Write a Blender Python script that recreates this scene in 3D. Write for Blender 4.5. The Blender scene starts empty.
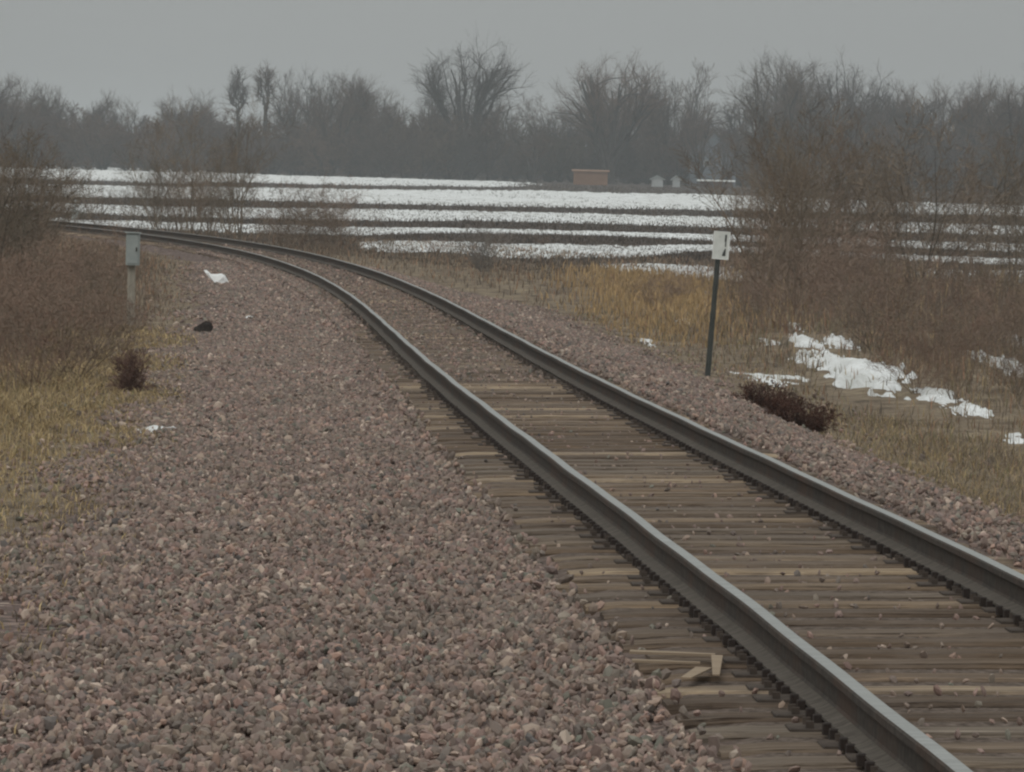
import bpy, math, random
import numpy as np
from mathutils import Matrix, Vector
random.seed(7)
SC = bpy.context.scene
COL = SC.collection
R = math.radians
rg = np.random.default_rng(11)

# ------------------------------------------------------------------ camera
F_PX, CAM_H, HOR, ROLL = 4800.0, 1.85, 170.0, 0.026
PITCH = math.atan((386 - HOR) / F_PX)
Fw = Vector((0, math.cos(PITCH), -math.sin(PITCH)))
U0 = Vector((0, math.sin(PITCH), math.cos(PITCH)))
R0 = Vector((1, 0, 0))
cR, sR = math.cos(ROLL), math.sin(ROLL)
Rt, Up = cR * R0 + sR * U0, -sR * R0 + cR * U0
cam_d = bpy.data.cameras.new('camera')
cam = bpy.data.objects.new('camera', cam_d)
COL.objects.link(cam)
M = Matrix((Rt, Up, -Fw)).transposed().to_4x4()
M.translation = Vector((0, 0, CAM_H))
cam.matrix_world = M
cam_d.sensor_width = 36
cam_d.lens = F_PX / 1024 * 36
cam_d.clip_start = 0.5
cam_d.clip_end = 12000
SC.camera = cam

# ------------------------------------------------------------------ world, sun, exposure
w = bpy.data.worlds.new('World'); SC.world = w; w.use_nodes = True
nt = w.node_tree; nt.nodes.clear()
o_ = nt.nodes.new('ShaderNodeOutputWorld'); bg = nt.nodes.new('ShaderNodeBackground')
sky = nt.nodes.new('ShaderNodeTexSky'); sky.sky_type = 'NISHITA'; sky.sun_disc = False
sky.sun_elevation = R(38); sky.sun_rotation = R(200)
hs = nt.nodes.new('ShaderNodeHueSaturation'); hs.inputs['Saturation'].default_value = 0.25
tc = nt.nodes.new('ShaderNodeTexCoord'); sp = nt.nodes.new('ShaderNodeSeparateXYZ')
mr = nt.nodes.new('ShaderNodeMapRange'); mr.inputs['From Min'].default_value = 0.0; mr.inputs['From Max'].default_value = 1.0
mr.inputs['To Min'].default_value = 2.62; mr.inputs['To Max'].default_value = 10.4
tint = nt.nodes.new('ShaderNodeMix'); tint.data_type = 'RGBA'; tint.blend_type = 'MULTIPLY'; tint.inputs[0].default_value = 1
tint.inputs[7].default_value = (0.96, 1.0, 0.995, 1)
mx = nt.nodes.new('ShaderNodeMix'); mx.data_type = 'RGBA'; mx.inputs[0].default_value = 0.93
L = nt.links.new
L(tc.outputs['Generated'], sp.inputs[0]); L(sp.outputs['Z'], mr.inputs['Value']); L(mr.outputs[0], tint.inputs[6])
L(sky.outputs[0], hs.inputs['Color']); L(hs.outputs[0], mx.inputs[6]); L(tint.outputs[2], mx.inputs[7])
L(mx.outputs[2], bg.inputs[0]); bg.inputs[1].default_value = 0.1; L(bg.outputs[0], o_.inputs[0])
sd = bpy.data.lights.new('sun', 'SUN'); sd.energy = 0.6; sd.angle = R(25); sd.color = (1, 0.96, 0.9)
so = bpy.data.objects.new('sun', sd); COL.objects.link(so)
so.rotation_euler = (R(52), 0, R(-20)); so.location = (0, 0, 50)
SC.view_settings.view_transform = 'Standard'; SC.view_settings.look = 'None'
SC.view_settings.exposure = 0.0; SC.view_settings.gamma = 1
SC.render.engine = 'CYCLES'
SC.cycles.pixel_filter_type = 'BLACKMAN_HARRIS'; SC.cycles.filter_width = 2.3
SC.cycles.max_bounces = 5; SC.cycles.diffuse_bounces = 3; SC.cycles.volume_bounces = 1
SC.cycles.use_denoising = True

# ------------------------------------------------------------------ helpers
def ray(px, py):
    u, v = (px - 512) / F_PX, (386 - py) / F_PX
    return Rt * u + Up * v + Fw

def at(px, Y, py=None):
    """x of the place seen in column px at Y metres away."""
    d = ray(px, 200 if py is None else py)
    return d.x / d.y * Y

def tag(o, label=None, cat=None, group=None, kind=None):
    if label: o['label'] = label
    if cat: o['category'] = cat
    if group: o['group'] = group
    if kind: o['kind'] = kind
    return o

def empty(name, loc, rz=0, **k):
    o = bpy.data.objects.new(name, None); COL.objects.link(o)
    o.location = loc; o.rotation_euler = (0, 0, rz); o.empty_display_size = .2
    return tag(o, **k)

def mesh_np(name, V, Fc, mats, smooth=False, mi=None, col=None):
    """V (n,3), Fc (m,k) of equal k"""
    V = np.asarray(V, dtype=np.float32); Fc = np.asarray(Fc, dtype=np.int32)
    me = bpy.data.meshes.new(name)
    me.vertices.add(len(V)); me.vertices.foreach_set('co', V.ravel())
    m, k = Fc.shape
    me.loops.add(m * k); me.loops.foreach_set('vertex_index', Fc.ravel())
    me.polygons.add(m); me.polygons.foreach_set('loop_start', np.arange(m, dtype=np.int32) * k)
    me.polygons.foreach_set('loop_total', np.full(m, k, dtype=np.int32))
    me.polygons.foreach_set('use_smooth', np.full(m, smooth))
    for t in (mats if isinstance(mats, (list, tuple)) else [mats]): me.materials.append(t)
    if mi is not None: me.polygons.foreach_set('material_index', np.asarray(mi, dtype=np.int32))
    if col is not None:
        a = me.color_attributes.new('tone', 'FLOAT_COLOR', 'POINT')
        c4 = np.ones((len(V), 4), dtype=np.float32); c4[:, :3] = col
        a.data.foreach_set('color', c4.ravel())
    me.update(calc_edges=True)
    return me

def link(name, me, parent=None, loc=None):
    o = bpy.data.objects.new(name, me); COL.objects.link(o)
    if parent: o.parent = parent
    if loc is not None: o.location = loc
    return o

class MB:
    def __init__(s): s.v = []; s.f = []; s.m = []
    def add(s, vs, fs, mi=0):
        b = len(s.v); s.v += [tuple(v) for v in vs]; s.f += [tuple(i + b for i in f) for f in fs]; s.m += [mi] * len(fs)
        return s
    def box(s, c, d, mi=0, rz=0, ch=0.0, tilt=0):
        x, y, z = d[0] / 2, d[1] / 2, d[2] / 2
        if ch:
            pr = [(-x + ch, -y), (x - ch, -y), (x, -y + ch), (x, y - ch), (x - ch, y), (-x + ch, y), (-x, y - ch), (-x, -y + ch)]
        else:
            pr = [(-x, -y), (x, -y), (x, y), (-x, y)]
        n = len(pr); e = min(ch, z * .5)
        lv = [(-z, 1.0), (z - e, 1.0)] + ([(z, 1 - e / max(x, y))] if ch else [])
        vs = []
        for zz, k in lv:
            for a, b in pr:
                a *= k; b *= k
                X = a * math.cos(rz) - b * math.sin(rz); Y = a * math.sin(rz) + b * math.cos(rz)
                vs.append((c[0] + X, c[1] + Y, c[2] + zz + tilt * X))
        fs = [tuple(range(n - 1, -1, -1)), tuple(range((len(lv) - 1) * n, len(lv) * n))]
        for l in range(len(lv) - 1):
            for i in range(n):
                j = (i + 1) % n
                fs.append((l * n + i, l * n + j, (l + 1) * n + j, (l + 1) * n + i))
        return s.add(vs, fs, mi)
    def tube(s, p0, p1, r0, r1, n=8, mi=0):
        a, b = Vector(p0), Vector(p1); d = (b - a).normalized()
        q = d.orthogonal().normalized(); e = d.cross(q)
        vs = []
        for p, r in ((a, r0), (b, r1)):
            for i in range(n):
                t = 2 * math.pi * i / n; vs.append(p + q * (r * math.cos(t)) + e * (r * math.sin(t)))
        fs = [tuple(range(n - 1, -1, -1)), tuple(range(n, 2 * n))] + [(i, (i + 1) % n, n + (i + 1) % n, n + i) for i in range(n)]
        return s.add(vs, fs, mi)
    def mesh(s, name, mats, smooth=False):
        me = bpy.data.meshes.new(name); me.from_pydata(s.v, [], s.f)
        for t in (mats if isinstance(mats, (list, tuple)) else [mats]): me.materials.append(t)
        me.polygons.foreach_set('material_index', s.m); me.polygons.foreach_set('use_smooth', [smooth] * len(s.f))
        me.update(); return me
    def build(s, name, mats, parent=None, loc=None, smooth=False):
        return link(name, s.mesh(name, mats, smooth), parent, loc)

# ------------------------------------------------------------------ materials
def mat(name, rough=0.85, spec=0.25):
    m = bpy.data.materials.new(name); m.use_nodes = True
    n = m.node_tree; b = n.nodes['Principled BSDF']
    b.inputs['Roughness'].default_value = rough
    b.inputs['Specular IOR Level'].default_value = spec
    return m, n, b

def ramp(n, stops, src=None, interp='LINEAR'):
    r = n.nodes.new('ShaderNodeValToRGB'); r.color_ramp.interpolation = interp
    el = r.color_ramp.elements
    while len(el) < len(stops): el.new(0.5)
    for e, (p, c) in zip(el, stops): e.position = p; e.color = (*c, 1)
    if src: n.links.new(src, r.inputs[0])
    return r

def noise(n, scale, detail=4, vec=None, rough=.6, stretch=None):
    t = n.nodes.new('ShaderNodeTexNoise'); t.inputs['Scale'].default_value = scale
    t.inputs['Detail'].default_value = detail; t.inputs['Roughness'].default_value = rough
    if vec is not None:
        if stretch:
            mp = n.nodes.new('ShaderNodeMapping'); mp.inputs['Scale'].default_value = stretch
            n.links.new(vec, mp.inputs[0]); vec = mp.outputs[0]
        n.links.new(vec, t.inputs['Vector'])
    return t

def mixc(n, fac, a, b, typ='MIX'):
    m = n.nodes.new('ShaderNodeMix'); m.data_type = 'RGBA'; m.blend_type = typ
    for s, v in ((0, fac), (6, a), (7, b)):
        if isinstance(v, (int, float)): m.inputs[s].default_value = v
        elif isinstance(v, tuple): m.inputs[s].default_value = (*v, 1)
        else: n.links.new(v, m.inputs[s])
    return m.outputs[2]

def bump(n, b, h, st, dist):
    bp = n.nodes.new('ShaderNodeBump'); bp.inputs['Strength'].default_value = st; bp.inputs['Distance'].default_value = dist
    n.links.new(h, bp.inputs['Height']); n.links.new(bp.outputs[0], b.inputs['Normal'])

def plain(name, c1, c2, scale=6, rough=.8, spec=.25, stretch=None, coord='Object', bst=0.0, metal=0.0, vary=None):
    m, n, b = mat(name, rough, spec)
    t = n.nodes.new('ShaderNodeTexCoord')
    ns = noise(n, scale, 6, t.outputs[coord], stretch=stretch)
    r = ramp(n, [(.3, c1), (.7, c2)], ns.outputs[0])
    cc = r.outputs[0]
    if vary:
        oi = n.nodes.new('ShaderNodeObjectInfo'); cc = mixc(n, 1.0, cc, ramp(n, vary, oi.outputs['Random']).outputs[0], 'MULTIPLY')
    n.links.new(cc, b.inputs['Base Color']); b.inputs['Metallic'].default_value = metal
    if bst: bump(n, b, ns.outputs[0], bst, .02)
    return m

def tone_mat(name, rough=.9):
    m, n, b = mat(name, rough, .1)
    a = n.nodes.new('ShaderNodeAttribute'); a.attribute_name = 'tone'
    n.links.new(a.outputs['Color'], b.inputs['Base Color'])
    return m

# ballast stone
M_stone, n, b = mat('ballast_stone', .85, .3)
oi = n.nodes.new('ShaderNodeObjectInfo')
rp = ramp(n, [(0, (.14, .11, .10)), (.1, (.26, .195, .17)), (.22, (.15, .125, .105)), (.34, (.34, .235, .20)), (.46, (.16, .135, .12)), (.55, (.26, .205, .165)),
              (.64, (.11, .105, .10)), (.72, (.38, .30, .235)), (.80, (.20, .14, .12)), (.87, (.15, .16, .13)), (.93, (.55, .45, .37)), (.96, (.22, .15, .12)), (1, (.42, .29, .23))], oi.outputs['Random'])
t = n.nodes.new('ShaderNodeTexCoord'); ns = noise(n, 30, 3, t.outputs['Object'])
gp = n.nodes.new('ShaderNodeNewGeometry'); nb_ = noise(n, .9, 4, gp.outputs['Position'], .6)
c = mixc(n, .6, rp.outputs[0], ramp(n, [(.3, (.98, .90, .88)), (.7, (1.5, 1.40, 1.38))], ns.outputs[0]).outputs[0], 'MULTIPLY')
c = mixc(n, ramp(n, [(.42, (0, 0, 0)), (.68, (.5, .5, .5))], nb_.outputs[0]).outputs[0], c, (.21, .175, .14))
n.links.new(c, b.inputs['Base Color'])

# sleepers
M_wood, n, b = mat('weathered_sleeper', .9, .15)
t = n.nodes.new('ShaderNodeTexCoord'); oi = n.nodes.new('ShaderNodeObjectInfo')
va = n.nodes.new('ShaderNodeVectorMath'); va.operation = 'ADD'
sc_ = n.nodes.new('ShaderNodeVectorMath'); sc_.operation = 'SCALE'; sc_.inputs['Scale'].default_value = 40
n.links.new(oi.outputs['Random'], sc_.inputs[0]); n.links.new(t.outputs['Object'], va.inputs[0]); n.links.new(sc_.outputs[0], va.inputs[1])
g = noise(n, 10, 6, va.outputs[0], .7, stretch=(.12, 3.2, 3))
g2 = noise(n, 2.2, 3, va.outputs[0], .6)
base = ramp(n, [(.30, (.055, .042, .033)), (.42, (.20, .163, .13)), (.58, (.29, .24, .195)), (.70, (.50, .43, .36))], g.outputs[0])
tn = ramp(n, [(0, (.42, .37, .34)), (.3, (.8, .7, .6)), (.55, (.72, .70, .68)), (.7, (1.1, .98, .82)), (.85, (.85, .84, .82)), (.93, (1.5, 1.38, 1.16)), (1, (1.7, 1.6, 1.4))], oi.outputs['Random'])
c = mixc(n, 1.0, base.outputs[0], tn.outputs[0], 'MULTIPLY')
c = mixc(n, ramp(n, [(.42, (0, 0, 0)), (.65, (.55, .55, .55))], g2.outputs[0]).outputs[0], c, (.175, .14, .115))
g3 = noise(n, 26, 5, va.outputs[0], .75, stretch=(.05, 3.0, 3))
c = mixc(n, 1.0, c, ramp(n, [(.36, (.32, .28, .25)), (.46, (.95, .95, .95)), (.62, (1.05, 1.03, 1.0)), (.72, (1.5, 1.42, 1.3))], g3.outputs[0]).outputs[0], 'MULTIPLY')
n.links.new(c, b.inputs['Base Color']); bump(n, b, g3.outputs[0], .8, .015)

M_railside = plain('rusty_rail_side', (.048, .041, .035), (.095, .081, .069), 3, .85, .15, (.6, 6, 6), bst=.2)
nn = M_railside.node_tree; bb0 = nn.nodes['Principled BSDF']; tcr = nn.nodes.new('ShaderNodeTexCoord')
rs = noise(nn, 1.6, 6, tcr.outputs['Object'], .7); old = bb0.inputs['Base Color'].links[0].from_socket
nn.links.new(mixc(nn, ramp(nn, [(.45, (0, 0, 0)), (.7, (.7, .7, .7))], rs.outputs[0]).outputs[0], old, (.10, .06, .042)), bb0.inputs['Base Color'])
M_railfoot = plain('dusty_rail_foot', (.07, .06, .05), (.15, .13, .11), 5, .9, .1, (.5, 5, 5), bst=.2)
M_railtop = plain('worn_rail_head', (.24, .24, .225), (.36, .365, .345), 2, .55, .4, (.5, 12, 12), metal=.35)
M_plate = plain('dusty_tie_plate', (.05, .04, .033), (.12, .095, .078), 8, .9, .1)
M_iron = plain('rusty_iron', (.022, .018, .016), (.06, .042, .034), 12, .85, .2)
M_twigtree = plain('far_bark', (.05, .038, .032), (.10, .078, .066), .8, .95, .05, vary=[(0, (.6, .62, .6)), (.25, (1.3, 1.08, .95)), (.5, (.8, .76, .78)), (.75, (1.75, 1.5, 1.32)), (1, (1.05, 1.05, .85))])
M_bark = plain('tree_bark', (.03, .026, .024), (.065, .057, .052), 1.5, .95, .1)
M_shrubred = plain('red_brown_stems', (.13, .098, .08), (.26, .195, .16), 1.2, .9, .1, vary=[(0, (.65, .64, .62)), (.25, (1.2, 1.1, 1.0)), (.5, (.85, .88, .82)), (.75, (1.45, 1.38, 1.28)), (1, (1.05, .88, .8))])
M_shrubbrown = plain('brown_stems', (.10, .08, .064), (.21, .17, .133), 1.2, .9, .1, vary=[(0, (.65, .64, .62)), (.25, (1.2, 1.1, 1.0)), (.5, (.85, .88, .82)), (.75, (1.45, 1.38, 1.28)), (1, (1.05, .88, .8))])
M_shrubgrey = plain('grey_twigs', (.16, .145, .13), (.3, .27, .24), 1.2, .9, .1)
M_tone = tone_mat('dry_blades')
M_snow, n, b = mat('old_snow', .8, .1)
t = n.nodes.new('ShaderNodeTexCoord'); ns = noise(n, .9, 6, t.outputs['Object'], stretch=(1, .35, 1))
ns2 = noise(n, 14, 4, t.outputs['Object'])
c = ramp(n, [(.3, (.50, .50, .47)), (.55, (.80, .81, .80))], ns.outputs[0]).outputs[0]
c = mixc(n, .5, c, ramp(n, [(.35, (.6, .57, .54)), (.5, (1, 1, 1))], ns2.outputs[0]).outputs[0], 'MULTIPLY')
n.links.new(c, b.inputs['Base Color']); bump(n, b, ns2.outputs[0], .4, .03)

# ground sheet: gravel bed, verge soil, field soil by attribute
M_ground, n, b = mat('ground', .95, .1)
geo = n.nodes.new('ShaderNodeNewGeometry')
ab = n.nodes.new('ShaderNodeAttribute'); ab.attribute_name = 'gravel'
af = n.nodes.new('ShaderNodeAttribute'); af.attribute_name = 'field'
ac = n.nodes.new('ShaderNodeAttribute'); ac.attribute_name = 'crib'
vo = n.nodes.new('ShaderNodeTexVoronoi'); vo.inputs['Scale'].default_value = 17
n.links.new(geo.outputs['Position'], vo.inputs['Vector'])
sepc = n.nodes.new('ShaderNodeSeparateColor'); n.links.new(vo.outputs['Color'], sepc.inputs[0])
grav = ramp(n, [(0, (.07, .055, .05)), (.3, (.15, .112, .10)), (.55, (.12, .10, .088)), (.75, (.21, .155, .14)), (.92, (.27, .21, .18)), (1, (.38, .31, .26))], sepc.outputs[0])
big = noise(n, .5, 4, geo.outputs['Position'])
gcol = mixc(n, 1.0, grav.outputs[0], ramp(n, [(.3, (.75, .72, .7)), (.7, (1.05, 1, .98))], big.outputs[0]).outputs[0], 'MULTIPLY')
v1 = noise(n, 1.6, 8, geo.outputs['Position'], .75)
verge = ramp(n, [(.34, (.06, .045, .033)), (.46, (.17, .13, .092)), (.58, (.24, .19, .13)), (.72, (.34, .28, .19))], v1.outputs[0])
f1 = noise(n, 3.0, 6, geo.outputs['Position'], .7, stretch=(.5, 1, 1))
fld = ramp(n, [(.3, (.05, .04, .036)), (.6, (.10, .083, .072)), (.8, (.15, .125, .11))], f1.outputs[0])
c = mixc(n, af.outputs['Fac'], verge.outputs[0], fld.outputs[0])
sf = n.nodes.new('ShaderNodeMath'); sf.operation = 'ADD'; sf.use_clamp = True
sm = n.nodes.new('ShaderNodeMath'); sm.operation = 'MULTIPLY_ADD'; sm.inputs[1].default_value = 1.2; sm.inputs[2].default_value = -.6
n.links.new(v1.outputs[0], sm.inputs[0]); n.links.new(ab.outputs['Fac'], sf.inputs[0]); n.links.new(sm.outputs[0], sf.inputs[1])
c = mixc(n, ramp(n, [(.4, (0, 0, 0)), (.6, (1, 1, 1))], sf.outputs[0]).outputs[0], c, gcol)
c = mixc(n, ac.outputs['Fac'], c, ramp(n, [(.35, (.06, .045, .035)), (.5, (.12, .092, .074)), (.65, (.19, .15, .125))], noise(n, 22, 4, geo.outputs['Position'], .7).outputs[0]).outputs[0])
n.links.new(c, b.inputs['Base Color']); bump(n, b, vo.outputs['Distance'], .6, .03)

# ------------------------------------------------------------------ track centreline (station s -> x, y, z, heading)
KS = [1.71, -.07, -.48, .5, 1.29, 2.23, 4.22, 5.92, 7.39, 8.71, 9.9, 9.9, 9.9, 9.9]
ZS = [-.011, -.147, -.282, -.39, -.446, -.457, -.426, -.379, -.313, -.27, -.24, -.22, -.2, -.2]
CANT = .03
DS = .25
Sv = np.arange(0, 260.01, DS); kn = np.arange(0, 261, 20.)
Kv = np.interp(Sv, kn, KS); Zv = np.interp(Sv, kn, ZS)
Zv = np.convolve(np.pad(Zv, 24, mode='edge'), np.ones(49) / 49, 'valid')
HDv = .05 + np.concatenate([[0], np.cumsum((Kv[1:] + Kv[:-1]) / 2)]) * DS / 1000
Xv = 2.404 - np.concatenate([[0], np.cumsum(np.sin(HDv[:-1]))]) * DS
Yv = 12 + np.concatenate([[0], np.cumsum(np.cos(HDv[:-1]))]) * DS
nb = 240                                       # straight on behind the camera
sb = -np.arange(nb, 0, -1) * DS
Xv = np.concatenate([Xv[0] - sb * math.sin(.05), Xv]); Yv = np.concatenate([12 + sb * math.cos(.05), Yv])
Zv = np.concatenate([np.full(nb, Zv[0]), Zv]); HDv = np.concatenate([np.full(nb, .05), HDv]); Sv = np.concatenate([sb, Sv])
ne = 1600                                      # and straight on past the bend
se = np.arange(1, ne + 1) * DS
Xv = np.concatenate([Xv, Xv[-1] - se * math.sin(HDv[-1])]); Yv = np.concatenate([Yv, Yv[-1] + se * math.cos(HDv[-1])])
Zv = np.concatenate([Zv, np.full(ne, Zv[-1])]); Sv = np.concatenate([Sv, Sv[-1] + se]); HDv = np.concatenate([HDv, np.full(ne, HDv[-1])])

def trk(s, d, z=0):
    """world point at station s, offset d to the right, z above rail top"""
    x = np.interp(s, Sv, Xv); y = np.interp(s, Sv, Yv); h = np.interp(s, Sv, HDv); zz = np.interp(s, Sv, Zv)
    return np.stack([x + d * np.cos(h), y + d * np.sin(h), zz + z + 0 * x], -1)

_sub = slice(0, None, 8)
_px, _py, _ps, _ph = Xv[_sub], Yv[_sub], Sv[_sub], HDv[_sub]
def lateral(x, y):
    x = np.asarray(x, float).ravel(); y = np.asarray(y, float).ravel()
    s = np.zeros(len(x)); d = np.zeros(len(x))
    for i in range(0, len(x), 20000):
        a = x[i:i + 20000, None] - _px; c_ = y[i:i + 20000, None] - _py
        k = np.argmin(a * a + c_ * c_, 1); ii = np.arange(len(k))
        ax, ay = a[ii, k], c_[ii, k]; h = _ph[k]
        s[i:i + 20000] = _ps[k] + (-ax * np.sin(h) + ay * np.cos(h))
        d[i:i + 20000] = ax * np.cos(h) + ay * np.sin(h)
    return s, d

def wav(x, y, f, seed=0):
    return (np.sin(x * f + 1.3 * np.sin(y * f * .7 + seed)) * np.cos(y * f * .83 + 1.7 * np.sin(x * f * .55 + seed * 2)) +
            .5 * np.sin(x * f * 2.3 + seed + y * f * 1.9)) / 1.5

def sst(a, b_, x): t = np.clip((x - a) / (b_ - a), 0, 1); return t * t * (3 - 2 * t)

def H(x, y, full=False):
    sh = np.shape(x); x = np.asarray(x, float).ravel(); y = np.asarray(y, float).ravel()
    s, d = lateral(x, y)
    zt = np.interp(s, Sv, Zv) - .255
    prof = np.interp(d, [-60, -14, -8, -4.6, -1.5, -1.2, 1.2, 1.6, 2.2, 4.2, 6, 9, 14], [-.75, -.62, -.48, -.10, -.045, .034, .076, .03, -.06, -.66, -.8, -.72, -.8])
    z1 = zt + prof
    fz = -1.2 + 1.45 * sst(150, 800, y) + .0 * x
    wf = np.maximum(sst(9, 20, d), sst(25, 60, -d))
    z = z1 * (1 - wf) + fz * wf
    rough_ = sst(4.2, 7, np.abs(d)) * (1 - .6 * wf)
    z = z + rough_ * (.05 * wav(x, y, 1.1, 2) + .035 * wav(x, y, 3.1, 5)) + .012 * wav(x, y, 4.0, 1) * sst(1.2, 2, np.abs(d))
    far = sst(900, 1400, y)
    z = z * (1 - far) + far * .25
    if full: return z.reshape(sh), s.reshape(sh), d.reshape(sh), wf.reshape(sh)
    return z.reshape(sh)

def Hp(x, y): return float(H(np.array([x]), np.array([y]))[0])

# ------------------------------------------------------------------ ground sheet
def axis(*seg):
    out = []
    for a, b_, st in seg: out += list(np.arange(a, b_, st))
    return np.array(out + [seg[-1][1]])
gx = axis((-3000, -400, 200), (-400, -60, 20), (-60, -12, 1.5), (-12, 12, .22), (12, 30, .6), (30, 80, 2.5), (80, 400, 20), (400, 3000, 200))
gy = axis((-60, 8, 4), (8, 75, .3), (75, 180, .8), (180, 320, 2), (320, 900, 15), (900, 1400, 50), (1400, 7000, 400))
GX, GY = np.meshgrid(gx, gy)
Z, S_, D_, WF = H(GX, GY, True)
V = np.stack([GX, GY, Z], -1).reshape(-1, 3)
ny, nx = GX.shape
idx = np.arange(ny * nx).reshape(ny, nx)
Fq = np.stack([idx[:-1, :-1], idx[:-1, 1:], idx[1:, 1:], idx[1:, :-1]], -1).reshape(-1, 4)
me = mesh_np('ground', V, Fq, M_ground, True)
EL = lambda s: np.interp(s, [0, 17, 24, 37, 52, 66, 90, 114, 150], [4.3, 4.1, 3.95, 3.6, 3.6, 3.3, 3.1, 2.0, 1.7])
ER = lambda s: np.interp(s, [0, 18, 28, 55, 83, 104, 150], [1.9, 1.95, 2.4, 3.9, 4.4, 5.2, 5.5])
edgeL = EL(S_) + .35 * wav(GX, GY, .9, 3); edgeR = ER(S_) + .3 * wav(GX, GY, .8, 7)
grv = np.clip(np.where(D_ < 0, sst(-edgeL - .8, -edgeL + .4, D_), 1 - sst(edgeR - .3, edgeR + .8, D_)), 0, 1)
for nm, arr in (('crib', (1 - sst(1.15, 1.45, np.abs(D_))) * (1 - .6 * sst(60, 110, S_))), ('gravel', grv), ('field', np.maximum(sst(13, 18, D_), sst(300, 400, GY)))):
    a = me.attributes.new(nm, 'FLOAT', 'POINT'); a.data.foreach_set('value', arr.ravel().astype(np.float32))
ground = tag(link('ground', me), kind='structure')

# ------------------------------------------------------------------ railway track
track = empty('railway_track', trk(0, 0, -.2).tolist(), label='single railway track curving away to the left on ballast', cat='railway track')
T0 = np.array(track.location)
prof = [(-.075, 0), (.075, 0), (.075, .011), (.045, .020), (.016, .034), (.008, .045), (.008, .115), (.014, .126), (.0365, .134), (.0365, .160), (.030, .1685), (.018, .171),
        (-.018, .171), (-.030, .1685), (-.0365, .160), (-.0365, .134), (-.014, .126), (-.008, .115), (-.008, .045), (-.016, .034), (-.045, .020), (-.075, .011)]
pm = [1, 1, 1, 1, 0, 0, 0, 0, 0, 0, 2, 2, 2, 0, 0, 0, 0, 0, 0, 1, 1, 1]
ss = np.concatenate([np.arange(-9, 260, .5), np.arange(260, 420, 10)])
for side in (-1, 1):
    P = []
    wob = .004 * np.sin(ss * .9 + side) + .003 * np.sin(ss * 2.1)
    for (a, z_) in prof:
        P.append(trk(ss, side * .7535 + a + wob, z_ - .171 + (CANT if side > 0 else 0)))
    P = np.stack(P, 1) - T0
    m_, k_ = P.shape[:2]
    ii = np.arange(m_ * k_).reshape(m_, k_)
    q = np.stack([ii[:-1], np.roll(ii, -1, 1)[:-1], np.roll(ii, -1, 1)[1:], ii[1:]], -1).reshape(-1, 4)
    o = link('rail', mesh_np('rail', P.reshape(-1, 3), q, [M_railside, M_railfoot, M_railtop], False, mi=pm * (m_ - 1)), track)

# sleepers, with tie plates as sub-parts
def sleeper_mesh(seed, L_=2.6, W=.225, Hh=.18):
    r = random.Random(seed); n_ = 14; vs = []; fs = []
    for i in range(n_ + 1):
        x = -L_ / 2 + L_ * i / n_
        j = r.uniform(-.006, .006); jz = r.uniform(-.003, .002) - (.012 if i in (0, n_) else 0)
        e = r.uniform(-.02, .02) if i in (0, n_) else 0
        cr = [(-W / 2 + j, -Hh), (-W / 2 + j, -.018 + jz), (-W / 2 + .014 + j, jz), (-.03 + r.uniform(-.02, .02), jz - r.choice([0, 0, .003, .007])),
              (.03 + r.uniform(-.01, .02), jz), (W / 2 - .014 + j, jz), (W / 2 + j, -.018 + jz), (W / 2 + j, -Hh)]
        vs += [(x + e, a, z_) for a, z_ in cr]
    k = 8
    for i in range(n_):
        for q in range(k):
            a, b_ = i * k + q, i * k + (q + 1) % k
            fs.append((a, b_, b_ + k, a + k))
    fs += [tuple(range(k)), tuple(range(n_ * k + k - 1, n_ * k - 1, -1))]
    mb = MB(); mb.add(vs, fs); return mb.mesh('sleeper', M_wood)
sl_meshes = [sleeper_mesh(i) for i in range(9)]
pl = MB(); pl.box((0, 0, .009), (.34, .19, .018), ch=.004)
for a in (-.09, .09):
    for b_ in (-.06, .06): pl.box((a, b_, .03), (.03, .02, .03))
plate_me = pl.mesh('tie_plate', M_plate)
an = MB(); an.box((0, 0, -.014), (.17, .032, .03), ch=.004); an.box((-.09, 0, .004), (.035, .045, .045), ch=.004); an.box((.085, 0, .004), (.03, .045, .04), ch=.004)
anchor_me = an.mesh('rail_anchor', M_iron)
SLP = .52
rr = random.Random(3)
far_v = []
for i in range(480):
    s = .6 + i * SLP + rr.uniform(-.03, .03)
    ang = -float(np.interp(s, Sv, HDv)) if False else float(np.interp(s, Sv, HDv))
    p = trk(s, rr.uniform(-.07, .07), -.171 - .005 + .015) - T0
    zz = rr.uniform(-.008, .004)
    if i < 300:
        o = link('sleeper', sl_meshes[rr.randrange(9)], track, (p[0], p[1], p[2] + zz - .018))
        o.rotation_euler = (0, -math.atan(CANT / 1.507) , ang + rr.uniform(-.02, .02)); o.scale = (1, rr.uniform(.9, 1.1), 1)
        if i < 140:
            for side in (-1, 1):
                pp = link('tie_plate', plate_me, o, (side * .7535, 0, -.008))
        if i < 75:
            for side in (-1, 1):
                for e in (-1, 1):
                    q = trk(s + e * .15, side * .7535, -.171 - .012 + (CANT if side > 0 else 0)) - T0
                    a_ = link('rail_anchor', anchor_me, track, q.tolist()); a_.rotation_euler = (0, 0, ang)
    else:
        c_, s_ = math.cos(ang), math.sin(ang)
        for (a, b_, z_) in ((-1.3, -.11, 0), (1.3, -.11, 0), (1.3, .11, 0), (-1.3, .11, 0), (-1.3, -.11, -.15), (1.3, -.11, -.15), (1.3, .11, -.15), (-1.3, .11, -.15)):
            far_v.append((p[0] + a * c_ - b_ * s_, p[1] + a * s_ + b_ * c_, p[2] + z_ - .018))
fv = np.array(far_v); nS = len(fv) // 8
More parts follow.
